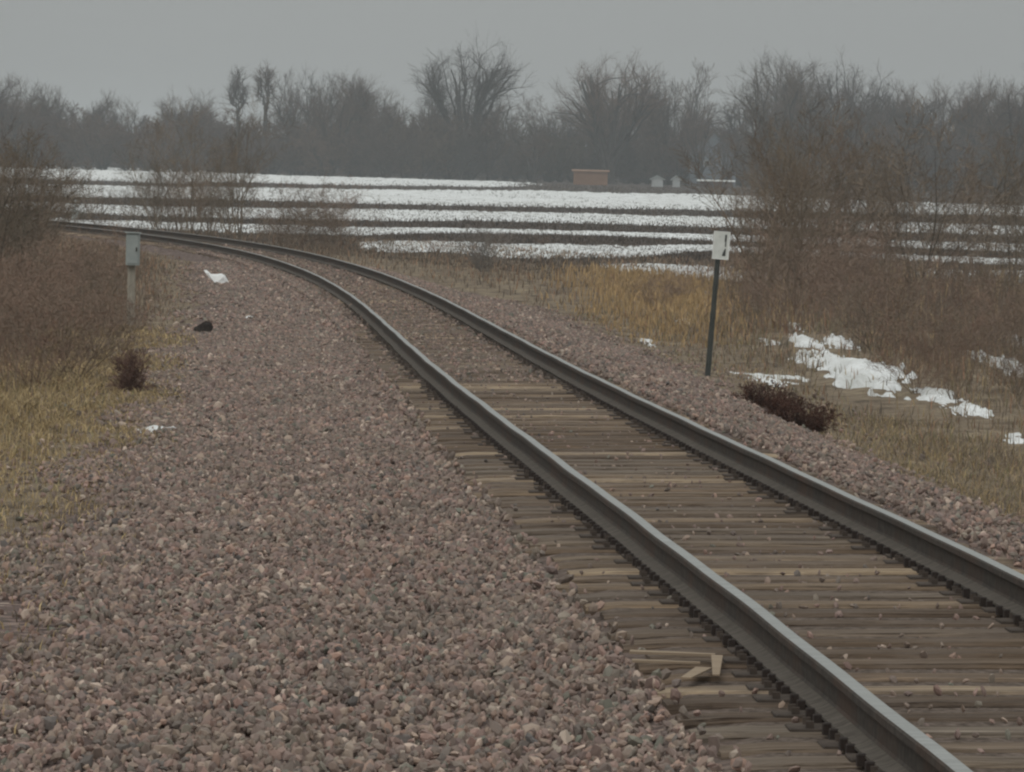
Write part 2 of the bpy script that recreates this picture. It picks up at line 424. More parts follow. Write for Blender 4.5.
base_f = np.array([(0, 1, 2, 3), (4, 7, 6, 5), (0, 4, 5, 1), (1, 5, 6, 2), (2, 6, 7, 3), (3, 7, 4, 0)])
tag(link('distant_sleepers', mesh_np('distant_sleepers', fv, (base_f[None] + 8 * np.arange(nS)[:, None, None]).reshape(-1, 4), M_wood), track), kind='stuff')

# ------------------------------------------------------------------ ballast stones
def stone_mesh(seed):
    import bmesh
    r = random.Random(seed); bm = bmesh.new(); bmesh.ops.create_icosphere(bm, subdivisions=1, radius=.5)
    sx, sy, sz = r.uniform(.9, 1.5), r.uniform(.6, 1), r.uniform(.45, .75)
    for v in bm.verts:
        k = r.uniform(.62, 1.25); v.co = Vector((v.co.x * sx * k, v.co.y * sy * k, v.co.z * sz * k))
    me = bpy.data.meshes.new('stone'); bm.to_mesh(me); bm.free(); me.materials.append(M_stone); return me
stone_mes = [stone_mesh(i) for i in range(8)]

def scatter(name, P, sc, meshes, seed=0, parent=None, rotfull=True):
    """one object whose geometry nodes put one of the meshes on every point"""
    me = bpy.data.meshes.new(name); me.vertices.add(len(P)); me.vertices.foreach_set('co', np.asarray(P, np.float32).ravel())
    a = me.attributes.new('size', 'FLOAT', 'POINT'); a.data.foreach_set('value', np.asarray(sc, np.float32))
    rot = rg.uniform(0, 6.283, (len(P), 3)) if rotfull else np.stack([rg.normal(0, .12, len(P)), rg.normal(0, .12, len(P)), rg.uniform(0, 6.283, len(P))], 1)
    a = me.attributes.new('turn', 'FLOAT_VECTOR', 'POINT'); a.data.foreach_set('vector', rot.astype(np.float32).ravel())
    a = me.attributes.new('pick', 'INT', 'POINT'); a.data.foreach_set('value', rg.integers(0, len(meshes), len(P)).astype(np.int32))
    o = link(name, me, parent)
    ng = bpy.data.node_groups.new(name, 'GeometryNodeTree')
    ng.interface.new_socket('Geometry', in_out='INPUT', socket_type='NodeSocketGeometry'); ng.interface.new_socket('Geometry', in_out='OUTPUT', socket_type='NodeSocketGeometry')
    N = ng.nodes.new; gi = N('NodeGroupInput'); go = N('NodeGroupOutput'); iop = N('GeometryNodeInstanceOnPoints')
    gj = N('GeometryNodeGeometryToInstance')
    for m_ in reversed(meshes):
        h = bpy.data.objects.get('src_' + m_.name)
        # mesh data supplied through an object kept out of the scene
        if h is None: h = bpy.data.objects.new('src_' + m_.name, m_)
        oi_ = N('GeometryNodeObjectInfo'); oi_.inputs['Object'].default_value = h
        ng.links.new(oi_.outputs['Geometry'], gj.inputs[0])
    def attr(nm, ty):
        q = N('GeometryNodeInputNamedAttribute'); q.data_type = ty; q.inputs['Name'].default_value = nm
        return q.outputs['Attribute']
    iop.inputs['Pick Instance'].default_value = True
    e2r = N('FunctionNodeEulerToRotation')
    ng.links.new(gi.outputs[0], iop.inputs['Points']); ng.links.new(gj.outputs[0], iop.inputs['Instance'])
    ng.links.new(attr('pick', 'INT'), iop.inputs['Instance Index'])
    ng.links.new(attr('turn', 'FLOAT_VECTOR'), e2r.inputs[0]); ng.links.new(e2r.outputs[0], iop.inputs['Rotation'])
    cmb = N('ShaderNodeCombineXYZ'); sz = attr('size', 'FLOAT')
    for i in range(3): ng.links.new(sz, cmb.inputs[i])
    ng.links.new(cmb.outputs[0], iop.inputs['Scale']); ng.links.new(iop.outputs[0], go.inputs[0])
    md = o.modifiers.new('scatter', 'NODES'); md.node_group = ng
    return o

def stone_points(n_, s0, s1, d0, d1, dz=0.0, thin=None):
    s = rg.uniform(s0, s1, n_); d = rg.uniform(d0, d1, n_)
    if thin is not None:
        k = rg.uniform(0, 1, n_) < thin(s, d); s, d = s[k], d[k]
    p = trk(s, d); p[:, 2] = H(p[:, 0], p[:, 1]) + dz + rg.normal(0, .008, len(s)); return p, s, d
Lt = lambda s, d: 1 - sst(-.3, .4, -d - EL(s) + .35 * np.sin(s * .7)) * .96
Rtn = lambda s, d: 1 - sst(-.4, .8, d - ER(s) + .3 * np.sin(s * .9)) * .95
PP = []; SZ = []
for (n_, s0, s1, d0, d1, th, lo, hi) in ((60000, .5, 28, -5.2, -1.34, Lt, .022, .058), (46000, 28, 60, -5.0, -1.3, Lt, .028, .068), (20000, 60, 112, -4.6, -1.25, Lt, .045, .09),
                                        (18000, 8, 40, 1.34, 3.9, Rtn, .024, .058), (30000, 40, 110, 1.3, 5.8, Rtn, .035, .08)):
    p, s, d = stone_points(n_, s0, s1, d0, d1, 0.012, th); PP.append(p); SZ.append(rg.uniform(lo, hi, len(p)) * np.where(rg.random(len(p)) < .06, 1.5, 1))
# stones that slid over the sleeper ends, more of them farther off
for (n_, s0, s1, sp0) in ((240, 2, 30, .04), (1000, 30, 60, .07), (5000, 60, 120, .2)):
    for sg in (-1, 1):
        s = rg.uniform(s0, s1, n_ // 2); d = sg * (1.36 - np.abs(rg.normal(0, sp0, n_ // 2))); d = np.clip(d, -1.4, 1.4)
        p = trk(s, d, -.163 + .02 * d); PP.append(p); SZ.append(rg.uniform(.03, .07, len(p)))
# cribs between the sleepers
for (n_, s0, s1) in ((1300, 3, 40), (9000, 40, 110)):
    s = rg.uniform(s0, s1, n_); d = rg.uniform(-1.3, 1.3, n_)
    k = (np.abs(np.abs(d) - .7535) > .11); s, d = s[k], d[k]
    s = .6 + SLP * (np.round((s - .6) / SLP) + .5) + rg.uniform(-.13, .13, len(s))
    kk = (d > -.85) | (rg.random(len(d)) < .4); s, d = s[kk], d[kk]
    p = trk(s, d, -.190 + .02 * d); PP.append(p); SZ.append(rg.uniform(.02, .045, len(p)) * (1 + .4 * (s.min() > 30)))
n_ = 60000; s = rg.uniform(4, 130, n_); d = rg.uniform(-1.25, 1.25, n_)
k = (np.abs(np.abs(d) - .7535) > .12) & (rg.random(n_) < .002 +     .2 * sst(45, 115, s + 12 * wav(s * 3, d * 4, .8, 2))); s, d = s[k], d[k]
PP.append(trk(s, d, -.160 + .02 * d)); SZ.append(rg.uniform(.02, 1, len(s)) * (.035 + .035 * sst(30, 90, s)))
PP = np.concatenate(PP); SZ = np.concatenate(SZ)
PP[:, 2] += rg.uniform(0, .014, len(PP))
# the 300 nearest visible ones are single objects, children of the ground
s, d = lateral(PP[:, 0], PP[:, 1])
cand = np.where((PP[:, 1] > 16.7) & (np.abs(PP[:, 0] / PP[:, 1]) < .108) & (SZ > .042))[0]
cand = cand[np.argsort(-SZ[cand] / PP[cand, 1])][:298]
for k in cand:
    o = link('stone', stone_mes[k % 8], ground, PP[k].tolist()); o.scale = (float(SZ[k]),) * 3
    o.rotation_euler = tuple(rg.uniform(0, 6.28, 3))
keep = np.ones(len(PP), bool); keep[cand] = False
tag(scatter('ballast', PP[keep], SZ[keep], stone_mes), label='pinkish grey crushed stone ballast beside and between the rails', kind='stuff')

# ------------------------------------------------------------------ blades of dry grass
def blades(name, x, y, h, wd, col, lean=.35, zoff=None, kinds='stuff', mat_=None, tri=2):
    n_ = len(x); z = H(x, y) if zoff is None else zoff
    az = rg.uniform(0, 6.283, n_); face = rg.uniform(0, 6.283, n_)
    ln = np.abs(rg.normal(0, lean, n_)) * h
    b0 = np.stack([x, y, z - .02], 1); wv = np.stack([np.cos(face), np.sin(face), 0 * face], 1) * (wd / 2)[:, None]
    mid = b0 + np.stack([np.cos(az) * ln * .3, np.sin(az) * ln * .3, h * .6], 1)
    tip = b0 + np.stack([np.cos(az) * ln, np.sin(az) * ln, h * rg.uniform(.75, 1, n_)], 1)
    V = np.stack([b0 - wv, b0 + wv, mid + wv * .7, mid - wv * .7, tip], 1).reshape(-1, 3)
    i0 = np.arange(n_)[:, None] * 5
    F_ = np.concatenate([i0 + [0, 1, 2], i0 + [0, 2, 3], i0 + [3, 2, 4]], 0)
    return link(name, mesh_np(name, V, F_, mat_ or M_tone, False, col=np.repeat(col, 5, 0)))

def pick_col(n_, pal, w_=None):
    pal = np.array(pal); k = rg.choice(len(pal), n_, p=w_); return pal[k] * rg.uniform(.75, 1.2, (n_, 1))
STRAW = [(.52, .39, .21), (.44, .33, .18), (.36, .27, .15), (.27, .21, .12)]
RUST = [(.33, .20, .13), (.25, .155, .10), (.38, .26, .17), (.20, .145, .105)]
DULL = [(.26, .205, .15), (.20, .16, .12), (.32, .255, .185), (.14, .115, .09)]
GREENISH = [(.22, .20, .11), (.25, .22, .12)]

def by_track(n_, s0, s1, d0, d1):
    s = s0 + (s1 - s0) * rg.random(n_) ** .8; d = rg.uniform(d0, d1, n_)
    p = trk(s, d); return p[:, 0], p[:, 1], s, d

def grassy(name, n_, s0, s1, d0, d1, hfun, pal, wd=.009, lean=.4, dens=None, label=None):
    x, y, s, d = by_track(n_, s0, s1, d0, d1)
    cl = .5 + .5 * wav(x, y, 1.7, 4) + .25 * wav(x, y, 5.3, 9)
    pr = np.clip(cl, .05, 1) * (dens(x, y, s, d) if dens else 1)
    pr = pr * np.where(((x - 5.75) / .95) ** 2 + ((y - 74) / 9) ** 2 < 1, .22, 1) * np.where(((x - 6.0) / .8) ** 2 + ((y - 94) / 9) ** 2 < 1, .3, 1)
    k = rg.random(n_) < pr; x, y, s, d = x[k], y[k], s[k], d[k]
    h = hfun(x, y, s, d) * rg.uniform(.5, 1.15, len(x))
    col = pick_col(len(x), pal) * (.85 + .3 * (.5 + .5 * wav(x, y, .8, 6)))[:, None]
    wdd = wd * np.clip(y / 45, .8, 3) * rg.uniform(.7, 1.3, len(x))
    return tag(blades(name, x, y, h, wdd, col, lean), label=label, kind='stuff')

# left verge: straw near, rust farther
grassy('dry_grass', 90000, 5, 62, -9, -3.4, lambda x, y, s, d: .10 + .12 * sst(.2, 2, -d - EL(s)), STRAW + STRAW + STRAW + DULL[:2] + GREENISH[:1], .011, .8,
       lambda x, y, s, d: sst(-.7, .3, -d - EL(s)), 'straw coloured grass on the left bank')
grassy('rusty_weeds', 90000, 34, 150, -16, -1.8, lambda x, y, s, d: .10 + .40 * sst(.3, 2.5, -d - EL(s)), RUST + DULL + DULL, .010, .4,
       lambda x, y, s, d: sst(-.3, 1.2, -d - EL(s)), 'rusty brown weeds along the left of the line')
grassy('bank_weeds', 36000, 85, 200, 2.8, 22, lambda x, y, s, d: .10 + .18 * sst(3, 8, d), DULL + DULL + RUST, .011, .45,
       lambda x, y, s, d: sst(-.5, 2.5, d - ER(s)), 'dull brown weeds between the line and the field')
grassy('ditch_grass', 70000, 12, 100, 1.8, 16, lambda x, y, s, d: .07 + .20 * sst(.3, 3, d - ER(s)), DULL + DULL + STRAW[2:] + RUST[:2] + GREENISH[:1], .010, .55,
       lambda x, y, s, d: sst(-.3, 1.1, d - ER(s)), 'brown grass in the ditch right of the line')
grassy('golden_grass', 46000, 80, 140, 3.6, 15, lambda x, y, s, d: .16 + .26 * sst(5, 8, d), [(.48, .33, .17), (.42, .29, .15), (.35, .25, .13)], .011, .35,
       lambda x, y, s, d: np.clip(1.1 * np.exp(-((x - at(665, 110) * y / 110) / (.013 * y)) ** 2) * sst(0, 1.5, d - ER(s)), 0, 1), 'golden tall grass right of the line before the field')

grassy('near_grass', 42000, 14, 52, 1.8, 6.5, lambda x, y, s, d: .04 + .13 * sst(.2, 1.5, d - ER(s)), DULL + STRAW[1:] + GREENISH[:1], .008, .8,
       lambda x, y, s, d: sst(-.3, .8, d - ER(s)), 'short dull grass at the right edge of the ballast')
grassy('bank_grass', 46000, 14, 48, -6.5, -3.4, lambda x, y, s, d: .08 + .12 * sst(.2, 1.5, -d - EL(s)), STRAW + STRAW + STRAW + DULL[:2] + GREENISH[:1], .010, .9,
       lambda x, y, s, d: sst(-.6, .2, -d - EL(s)), 'matted yellowish grass nearest on the left')
grassy('tall_reeds', 30000, 56, 150, 6, 26, lambda x, y, s, d: .30 + .38 * sst(7, 12, d), RUST + DULL + STRAW[1:3], .012, .22,
       lambda x, y, s, d: sst(6, 9, d) * sst(at(700, 100) / 100, at(760, 100) / 100, x / y), 'tall dead weeds in the ditch before the right hand thicket')
grassy('left_reeds', 26000, 40, 120, -16, -4, lambda x, y, s, d: .35 + .35 * sst(5, 9, -d), RUST + DULL + RUST, .011, .22,
       lambda x, y, s, d: sst(.8, 2.5, -d - EL(s)), 'tall dead rusty weeds between the shrubs on the left bank')

# ------------------------------------------------------------------ skeleton plants
def unit(v): return v / np.maximum(np.linalg.norm(v, axis=-1, keepdims=True), 1e-9)
def polyl(S0, D0, Ln, K, jit, trop, r):
    n_ = len(S0); pts = [S0]; D = D0.copy(); P = S0.copy()
    for k in range(K):
        D = unit(D + r.normal(0, jit, (n_, 3)) + np.array([0, 0, trop])); P = P + D * (Ln / K)[:, None]; pts.append(P)
    return np.stack(pts, 1)
def kids(par, pL, m, t0, t1, ang, ratio, r, K, jit, trop, taper=.5):
    n_, k1 = par.shape[:2]; K0 = k1 - 1
    pi = np.repeat(np.arange(n_), m); tt = np.tile(np.linspace(t0, t1, m), n_) + r.uniform(-.5, .5, n_ * m) * (t1 - t0) / m
    tt = np.clip(tt, 0, .999); f = tt * K0; i = f.astype(int); fr = (f - i)[:, None]
    A = par[pi, i]; B = par[pi, i + 1]; S0 = A + (B - A) * fr; dr = unit(B - A)
    pr = unit(np.cross(dr, r.normal(0, 1, (len(pi), 3)))); an_ = (ang * r.uniform(.65, 1.3, len(pi)))[:, None]
    D0 = unit(dr * np.cos(an_) + pr * np.sin(an_))
    Ln = pL[pi] * ratio * (1 - taper * tt) * r.uniform(.7, 1.25, len(pi))
    return polyl(S0, D0, Ln, K, jit, trop, r), Ln, tt
def tubes(P, r0, r1, n=4):
    """P (m,k,3): tapered tubes"""
    m, k = P.shape[:2]; D = unit(np.gradient(P, axis=1)); ref = np.where(np.abs(D[..., 2:3]) > .9, np.array([1., 0, 0]), np.array([0, 0, 1.]))
    A = unit(np.cross(D, ref)); B = np.cross(D, A); t_ = np.linspace(0, 1, k)[None, :]
    rad = (r0[:, None] * (1 - t_) + r1[:, None] * t_)
    ring = [P + (A * math.cos(2 * math.pi * i / n) + B * math.sin(2 * math.pi * i / n)) * rad[..., None] for i in range(n)]
    V = np.stack(ring, 2); ii = np.arange(m * k * n).reshape(m, k, n); nx_ = np.roll(ii, -1, 2)
    return V.reshape(-1, 3), np.stack([ii[:, :-1], nx_[:, :-1], nx_[:, 1:], ii[:, 1:]], -1).reshape(-1, 4)
def ribbons(P, wd, r):
    """flat tapering twigs, as quads"""
    m, k = P.shape[:2]; D = unit(P[:, -1] - P[:, 0]); W = unit(np.cross(D, r.normal(0, 1, (m, 3))))[:, None, :]
    t_ = np.linspace(1, .25, k)[None, :, None] * wd[:, None, None] / 2
    V = np.stack([P - W * t_, P + W * t_], 2); ii = np.arange(m * k * 2).reshape(m, k, 2)
    return V.reshape(-1, 3), np.stack([ii[:, :-1, 0], ii[:, :-1, 1], ii[:, 1:, 1], ii[:, 1:, 0]], -1).reshape(-1, 4)
def joinvf(*vf):
    V = []; F_ = []; b_ = 0
    for v, f in vf: V.append(v); F_.append(f + b_); b_ += len(v)
    return np.concatenate(V), np.concatenate(F_)

def tree_meshes(seed, height, stems=1, spread=.12, trunk_t0=.35, ang=.75, l1=.5, n1=14, n2=9, n3=8, n4=3, trop=.10, tw=.045, rad=.028, mb=None, mt=None, r3=.55, jit=.14):
    r = np.random.default_rng(seed)
    az = np.arange(stems) * 2.4 + r.uniform(0, 6); tl = spread * r.uniform(.6, 1.2, stems) if stems > 1 else np.full(1, spread * .3)
    D0 = unit(np.stack([np.cos(az) * np.sin(tl), np.sin(az) * np.sin(tl) * .7, np.cos(tl)], 1)); Ln = height * .82 * r.uniform(.8, 1.05, stems)
    T = polyl(np.zeros((stems, 3)) + np.array([0, 0, -.15]), D0, Ln, 8, .05 + .04 * (stems > 1), .05, r)
    r0 = np.full(stems, height * rad / (stems ** .4)); vt = tubes(T, r0, r0 * .22, 6)
    B1, L1, t1 = kids(T, Ln, n1, trunk_t0, 1, ang, l1, r, 5, jit, trop, .45)
    v1 = tubes(B1, np.interp(t1, [0, 1], [.42, .2]) * np.repeat(r0, n1), np.full(len(L1), r0[0] * .07), 4)
    B2, L2, t2 = kids(B1, L1, n2, .22, 1, .65, .5, r, 3, .14, trop, .4)
    v2 = tubes(B2, np.full(len(L2), r0[0] * .10), np.full(len(L2), r0[0] * .04), 3)
    B3, L3, t3 = kids(B2, L2, n3, .2, 1, .6, r3, r, 2, .14, trop * .8, .3)
    v3 = ribbons(B3, np.full(len(L3), tw), r)
    lst = [v2, v3]
    if n4:
        B4, L4, t4 = kids(B3, L3, n4, .25, 1, .55, .6, r, 2, .15, trop * .6, .3); lst.append(ribbons(B4, np.full(len(L4), tw * .8), r))
    tv, tf = joinvf(vt, v1); cv, cf = joinvf(*lst)
    return mesh_np('trunk', tv, tf, mb, True), mesh_np('crown', cv, cf, mt, False)

def bez(A, B, C_, k):
    t = np.linspace(0, 1, k)[None, :, None]
    return A[:, None] * (1 - t) ** 2 + 2 * B[:, None] * t * (1 - t) + C_[:, None] * t * t
def crown_tree(seed, h, rx, zc, rz, stems=5, fork=.12, limbs=34, n2=9, n3=8, n4=3, tw=.033, rad=.03, low=-.35, mb=None, mt=None, l2=.30, gap=.0):
    """bare tree whose limbs reach for the skin of a rounded crown"""
    r = np.random.default_rng(seed); ry = rx * .8
    base = np.array([0, 0, -.2]); F0 = np.array([r.normal(0, .1), 0, h * fork])
    az = np.arange(stems) * 2.4 + r.uniform(0, 6); el = r.uniform(.15, .85, stems) if stems > 2 else np.full(stems, .8)
    tip = np.stack([np.cos(az) * rx * .72 * np.sqrt(1 - el ** 2) / .8, np.sin(az) * ry * .8 * np.sqrt(1 - el ** 2), zc * h + el * rz * h * .85], 1)
    A = np.repeat(F0[None], stems, 0) + r.normal(0, .12, (stems, 3)) * [1, 1, 0]
    mid = A * .45 + tip * .55; mid[:, :2] *= .62 + r.uniform(-.1, .25, (stems, 1)); mid[:, 2] -= .02 * h
    T = bez(A, mid, tip, 9); T[:, 1:-1] += r.normal(0, .012 * h, T[:, 1:-1].shape)
    r0 = h * rad * r.uniform(.45, .65, stems)
    tv = [tubes(T, r0, r0 * .25, 6)]
    tv.append(tubes(np.stack([base + (F0 - base) * q for q in (0, .35, .7, 1.05)])[None], np.array([h * rad * 1.15]), np.array([h * rad * .75]), 7))
    ct = r.uniform(low, 1, limbs); a2 = r.uniform(0, 6.283, limbs); q = np.sqrt(1 - ct ** 2) * r.uniform(.8, 1.08, limbs)
    tg = np.stack([np.cos(a2) * rx * q, np.sin(a2) * ry * q, zc * h + ct * rz * h * r.uniform(.88, 1.03, limbs)], 1)
    if gap: tg = tg[np.abs(tg[:, 0]) > gap * rx * r.uniform(.3, 1, len(tg))]
    L_ = len(tg); dd_ = ((tg[:, None] - T[None, :, 6]) ** 2).sum(-1); si = np.argmin(dd_ * r.uniform(.6, 1.6, dd_.shape), 1)
    ti = r.integers(2, 7, L_); S0 = T[si, ti]; tn_ = unit(T[si, ti + 1] - T[si, ti]); ln = np.linalg.norm(tg - S0, axis=1)
    B1 = bez(S0, S0 + tn_ * (ln * .5)[:, None] + np.array([0, 0, .03 * h]), tg, 6); B1[:, 1:-1] += r.normal(0, .008 * h, B1[:, 1:-1].shape)
    tv.append(tubes(B1, r0[si] * .42, np.full(L_, h * .0025), 4))
    allp = B1; La = ln + .1 * h
    # the stems carry side limbs of their own
    B2, L2, _ = kids(allp, La, n2, .2, 1, .7, l2, r, 3, .14, .08, .3)
    B3, L3, _ = kids(B2, L2, n3, .15, 1, .65, .6, r, 2, .14, .06, .3)
    lst = [tubes(B2, np.full(len(L2), h * .0022), np.full(len(L2), h * .001), 3), ribbons(B3, np.full(len(L3), tw), r)]
    if n4:
        B4, L4, _ = kids(B3, L3, n4, .2, 1, .55, .65, r, 2, .15, .05, .3); lst.append(ribbons(B4, np.full(len(L4), tw * .75), r))
    a_, f_ = joinvf(*tv); c_, g_ = joinvf(*lst)
    return mesh_np('trunk', a_, f_, mb, True), mesh_np('crown', c_, g_, mt, False)

def place(proto, name, x, y, h, label, cat, group, rz=None, wide=1.0, z=None):
    (tm, cm, h0) = proto; k = h / h0
    o = empty(name, (x, y, (Hp(x, y) if z is None else z)), rz if rz is not None else random.uniform(0, 6.28), label=label, cat=cat, group=group)
    o.scale = (k * wide, k * wide, k)
    link('trunk', tm, o); link('crown', cm, o)
    return o

def P(*a, **k):
    t_ = tree_meshes(*a, **k); top = np.percentile(np.array([v.co.z for v in t_[1].vertices]), 97)
    return (t_[0], t_[1], float(top))
FB = dict(mb=M_bark, mt=M_twigtree)
def Q(*a, **k):
    t_ = crown_tree(*a, mb=M_bark, mt=M_twigtree, **k); top = np.percentile(np.array([v.co.z for v in t_[1].vertices]), 97)
    return (t_[0], t_[1], float(top))
broad = [Q(1, 15, 5.6, .60, .40, stems=5, fork=.15, limbs=30, low=-.8, rad=.036), Q(2, 15, 6.4, .58, .42, stems=6, fork=.08, limbs=34, low=-.8, rad=.036), Q(3, 14, 4.8, .56, .44, stems=4, fork=.2, limbs=34, low=-.9), Q(33, 15, 5.2, .62, .38, stems=3, fork=.25, limbs=34, low=-.7)]
vase = Q(4, 16, 8.0, .62, .38, stems=9, fork=.03, limbs=46, low=-.1, rad=.052, gap=.15)
willow = Q(15, 18, 8.0, .66, .34, stems=8, fork=.12, limbs=44, low=-.25, rad=.04, l2=.32)
lolly = Q(6, 15, 1.9, .82, .18, stems=4, fork=.6, limbs=26, n2=8, n3=7, n4=2, low=-.9, rad=.022, l2=.3)
oval = Q(16, 15, 1.45, .76, .24, stems=4, fork=.5, limbs=26, n2=8, n3=7, n4=2, low=-.95, rad=.022, l2=.3)
poplar = Q(7, 16, 3.6, .58, .42, stems=4, fork=.12, limbs=36, low=-.9)

spindly = P(8, 14, stems=4, spread=.28, n1=8, n2=6, n3=6, n4=3, ang=.6, l1=.42, trop=.1, rad=.018, tw=.03, **FB)
thicket = P(9, 7, stems=10, spread=.6, n1=9, n2=7, n3=6, n4=3, ang=.7, l1=.5, trop=.06, trunk_t0=.08, rad=.022, tw=.05, **FB)

G1 = 'bare trees beyond the snowy field'
NT = 'bare_tree'
lead = [ # px, distance, top y, proto, wide, label
    (610, 690, 66, vase, 1.0, 'big bare tree, dark stems fanning out from behind the orange shed'),
    (466, 705, 53, willow, 1.0, 'tallest bare tree, pale upswept willow-like crown left of the fanned tree'),
    (236, 680, 71, oval, 1.0, 'slender bare tree with small oval crown, left one of the two standing above the wood'),
    (263, 682, 68, lolly, 1.0, 'slender bare tree with small oval crown, right one of the two above the wood'),
    (290, 715, 74, spindly, .8, 'thin see-through bare tree just right of the two oval crowned trees'),
    (350, 700, 80, poplar, 1.1, 'dense upright bare tree between the oval crowned trees and the willow-like tree'),
    (780, 640, 72, broad[1], 1.15, 'wide bushy bare tree right of the blue grey barn'),
    (1012, 640, 88, broad[0], .95, 'bare tree at the right edge of the picture'),
    (40, 700, 98, broad[2], .9, 'tall bare tree near the left edge of the picture'),
    (185, 705, 105, broad[0], 1.0, 'round bare tree left of the two oval crowned trees'),
    (668, 720, 88, broad[0], .8, 'bare tree joined to the right side of the fanned tree'),
    (545, 730, 98, spindly, 1.2, 'thin see-through bare tree between the willow-like and the fanned tree'),
    (685, 735, 66, spindly, .9, 'very thin tall bare tree above the blue grey barn'),
]
def top_h(px, Y, py, z0):
    d = ray(px, py); return CAM_H + d.z / d.y * Y - z0
for px, Y, py, pr, wd_, lb in lead:
    x = at(px, Y); z0 = Hp(x, Y)
    place(pr, NT, x, Y, top_h(px, Y, py, z0), lb, 'tree', G1, wide=wd_, rz=0 if pr in (vase, willow) else None, z=z0)
ORD = 'first second third fourth fifth sixth seventh eighth ninth tenth eleventh twelfth thirteenth fourteenth fifteenth sixteenth'.split()
def relabel(items, what, segs):
    """items (px, object): each gets its place among its like within a stretch named by landmarks"""
    for (a, b_, ph) in segs:
        it = sorted([q for q in items if a <= q[0] < b_], key=lambda q: q[0])
        for i, (px, o) in enumerate(it):
            if len(it) == 1: o['label'] = what + ' ' + ph
            else: o['label'] = ORD[i] + ' from left, ' + what + ' ' + ph
rt = random.Random(5)
tops = [(0, 84), (60, 98), (120, 104), (160, 100), (210, 96), (300, 84), (350, 76), (380, 84), (410, 100), (520, 102), (560, 98), (640, 76), (680, 94), (720, 104), (760, 72), (830, 76), (880, 84), (940, 84), (1024, 86)]
tx, tyy = zip(*tops)
SEGS = [(-200, 110, 'at far left'), (110, 225, 'left of the oval crowned trees'), (225, 330, 'behind the oval crowned trees'), (330, 420, 'left of the willow-like tree'), (420, 520, 'behind the willow-like tree'),
        (520, 600, 'left of the orange shed'), (600, 700, 'right of the orange shed'), (700, 800, 'by the barn'), (800, 900, 'right of the barn'), (900, 1300, 'at far right')]
rows = [[], [], []]
for row, (Y0, n_, dy) in enumerate(((725, 36, -6), (775, 36, -8), (688, 28, 10))):
    for k in range(n_):
        px = -40 + 1110 * (k + rt.uniform(.1, .9)) / n_; Y = Y0 + rt.uniform(-18, 18)
        if (row == 2 and 560 < px < 690) or (row == 0 and 686 < px < 738): continue
        dyy = rt.choice([0, 4, 10, 18, 28]) + rt.uniform(0, 8)
        if 222 < px < 292: dyy = 38
        if 505 < px < 565: dyy += 14
        py = np.interp(px, tx, tyy) + dy + dyy
        x = at(px, Y); z0 = Hp(x, Y); pr = rt.choice([broad[0], broad[1], broad[2], poplar, broad[3], broad[1]])
        o = place(pr, NT, x, Y, top_h(px, Y, py, z0), 'x', 'tree', ('middle', 'back', 'front')[row] + ' row of the tree belt beyond the field', wide=rt.uniform(.95, 1.3), z=z0)
        rows[row].append((px, o))
for r_, nm in zip(rows, ('middle', 'back', 'front')): relabel(r_, nm + ' row bare tree', SEGS)
thk = []
for k in range(64):
    px = -40 + 1110 * (k + rt.uniform(0, 1)) / 64; Y = rt.uniform(668, 700) if not (475 < px < 760) else rt.uniform(712, 740)
    x = at(px, Y); thk.append((px, place(thicket, 'bare_thicket', x, Y, rt.uniform(6, 9), 'x', 'thicket', 'thickets under the tree belt', wide=1.3)))
relabel(thk, 'low bare thicket under the tree belt', SEGS)
# the wood behind: one mass of stems
n_ = 42000
xs = rg.uniform(-150, 150, n_); ys = rg.uniform(800, 900, n_); hh = rg.uniform(3, 10, n_) * (.75 + .25 * wav(xs, ys * .3, .12, 3))
tag(blades('distant_wood', xs, ys, hh, np.full(n_, .16) * rg.uniform(.6, 1.4, n_), pick_col(n_, [(.085, .07, .062), (.11, .09, .08), (.07, .06, .055)]), .12), label='far wood reading as one brown grey mass behind the trees', kind='stuff')

# ------------------------------------------------------------------ shrubs and saplings nearer
red = [P(21, 2.6, stems=11, spread=.6, n1=8, n2=6, n3=4, n4=0, ang=.6, l1=.45, trop=.07, trunk_t0=.12, rad=.007, tw=.009, r3=.7, mb=M_shrubred, mt=M_shrubred),
       P(22, 2.4, stems=13, spread=.7, n1=7, n2=6, n3=4, n4=0, ang=.65, l1=.42, trop=.05, trunk_t0=.1, rad=.007, tw=.009, r3=.7, mb=M_shrubbrown, mt=M_shrubred)]
brn = [P(23, 3, stems=9, spread=.65, n1=8, n2=6, n3=5, n4=0, ang=.7, l1=.45, trop=.05, trunk_t0=.12, rad=.008, tw=.011, r3=.7, mb=M_shrubbrown, mt=M_shrubbrown),
       P(24, 5, stems=4, spread=.3, n1=11, n2=7, n3=5, n4=0, ang=.75, l1=.42, trop=.07, trunk_t0=.15, rad=.010, tw=.012, r3=.7, mb=M_shrubbrown, mt=M_shrubbrown),
       P(25, 6, stems=3, spread=.3, n1=12, n2=7, n3=6, n4=1, ang=.7, l1=.42, trop=.07, trunk_t0=.2, rad=.010, tw=.012, mb=M_shrubbrown, mt=M_shrubbrown)]
gry = P(26, 1.6, stems=14, spread=.6, n1=8, n2=6, n3=4, n4=0, ang=.5, l1=.4, trop=.08, trunk_t0=.1, rad=.01, tw=.012, r3=.7, mb=M_shrubgrey, mt=M_shrubgrey)
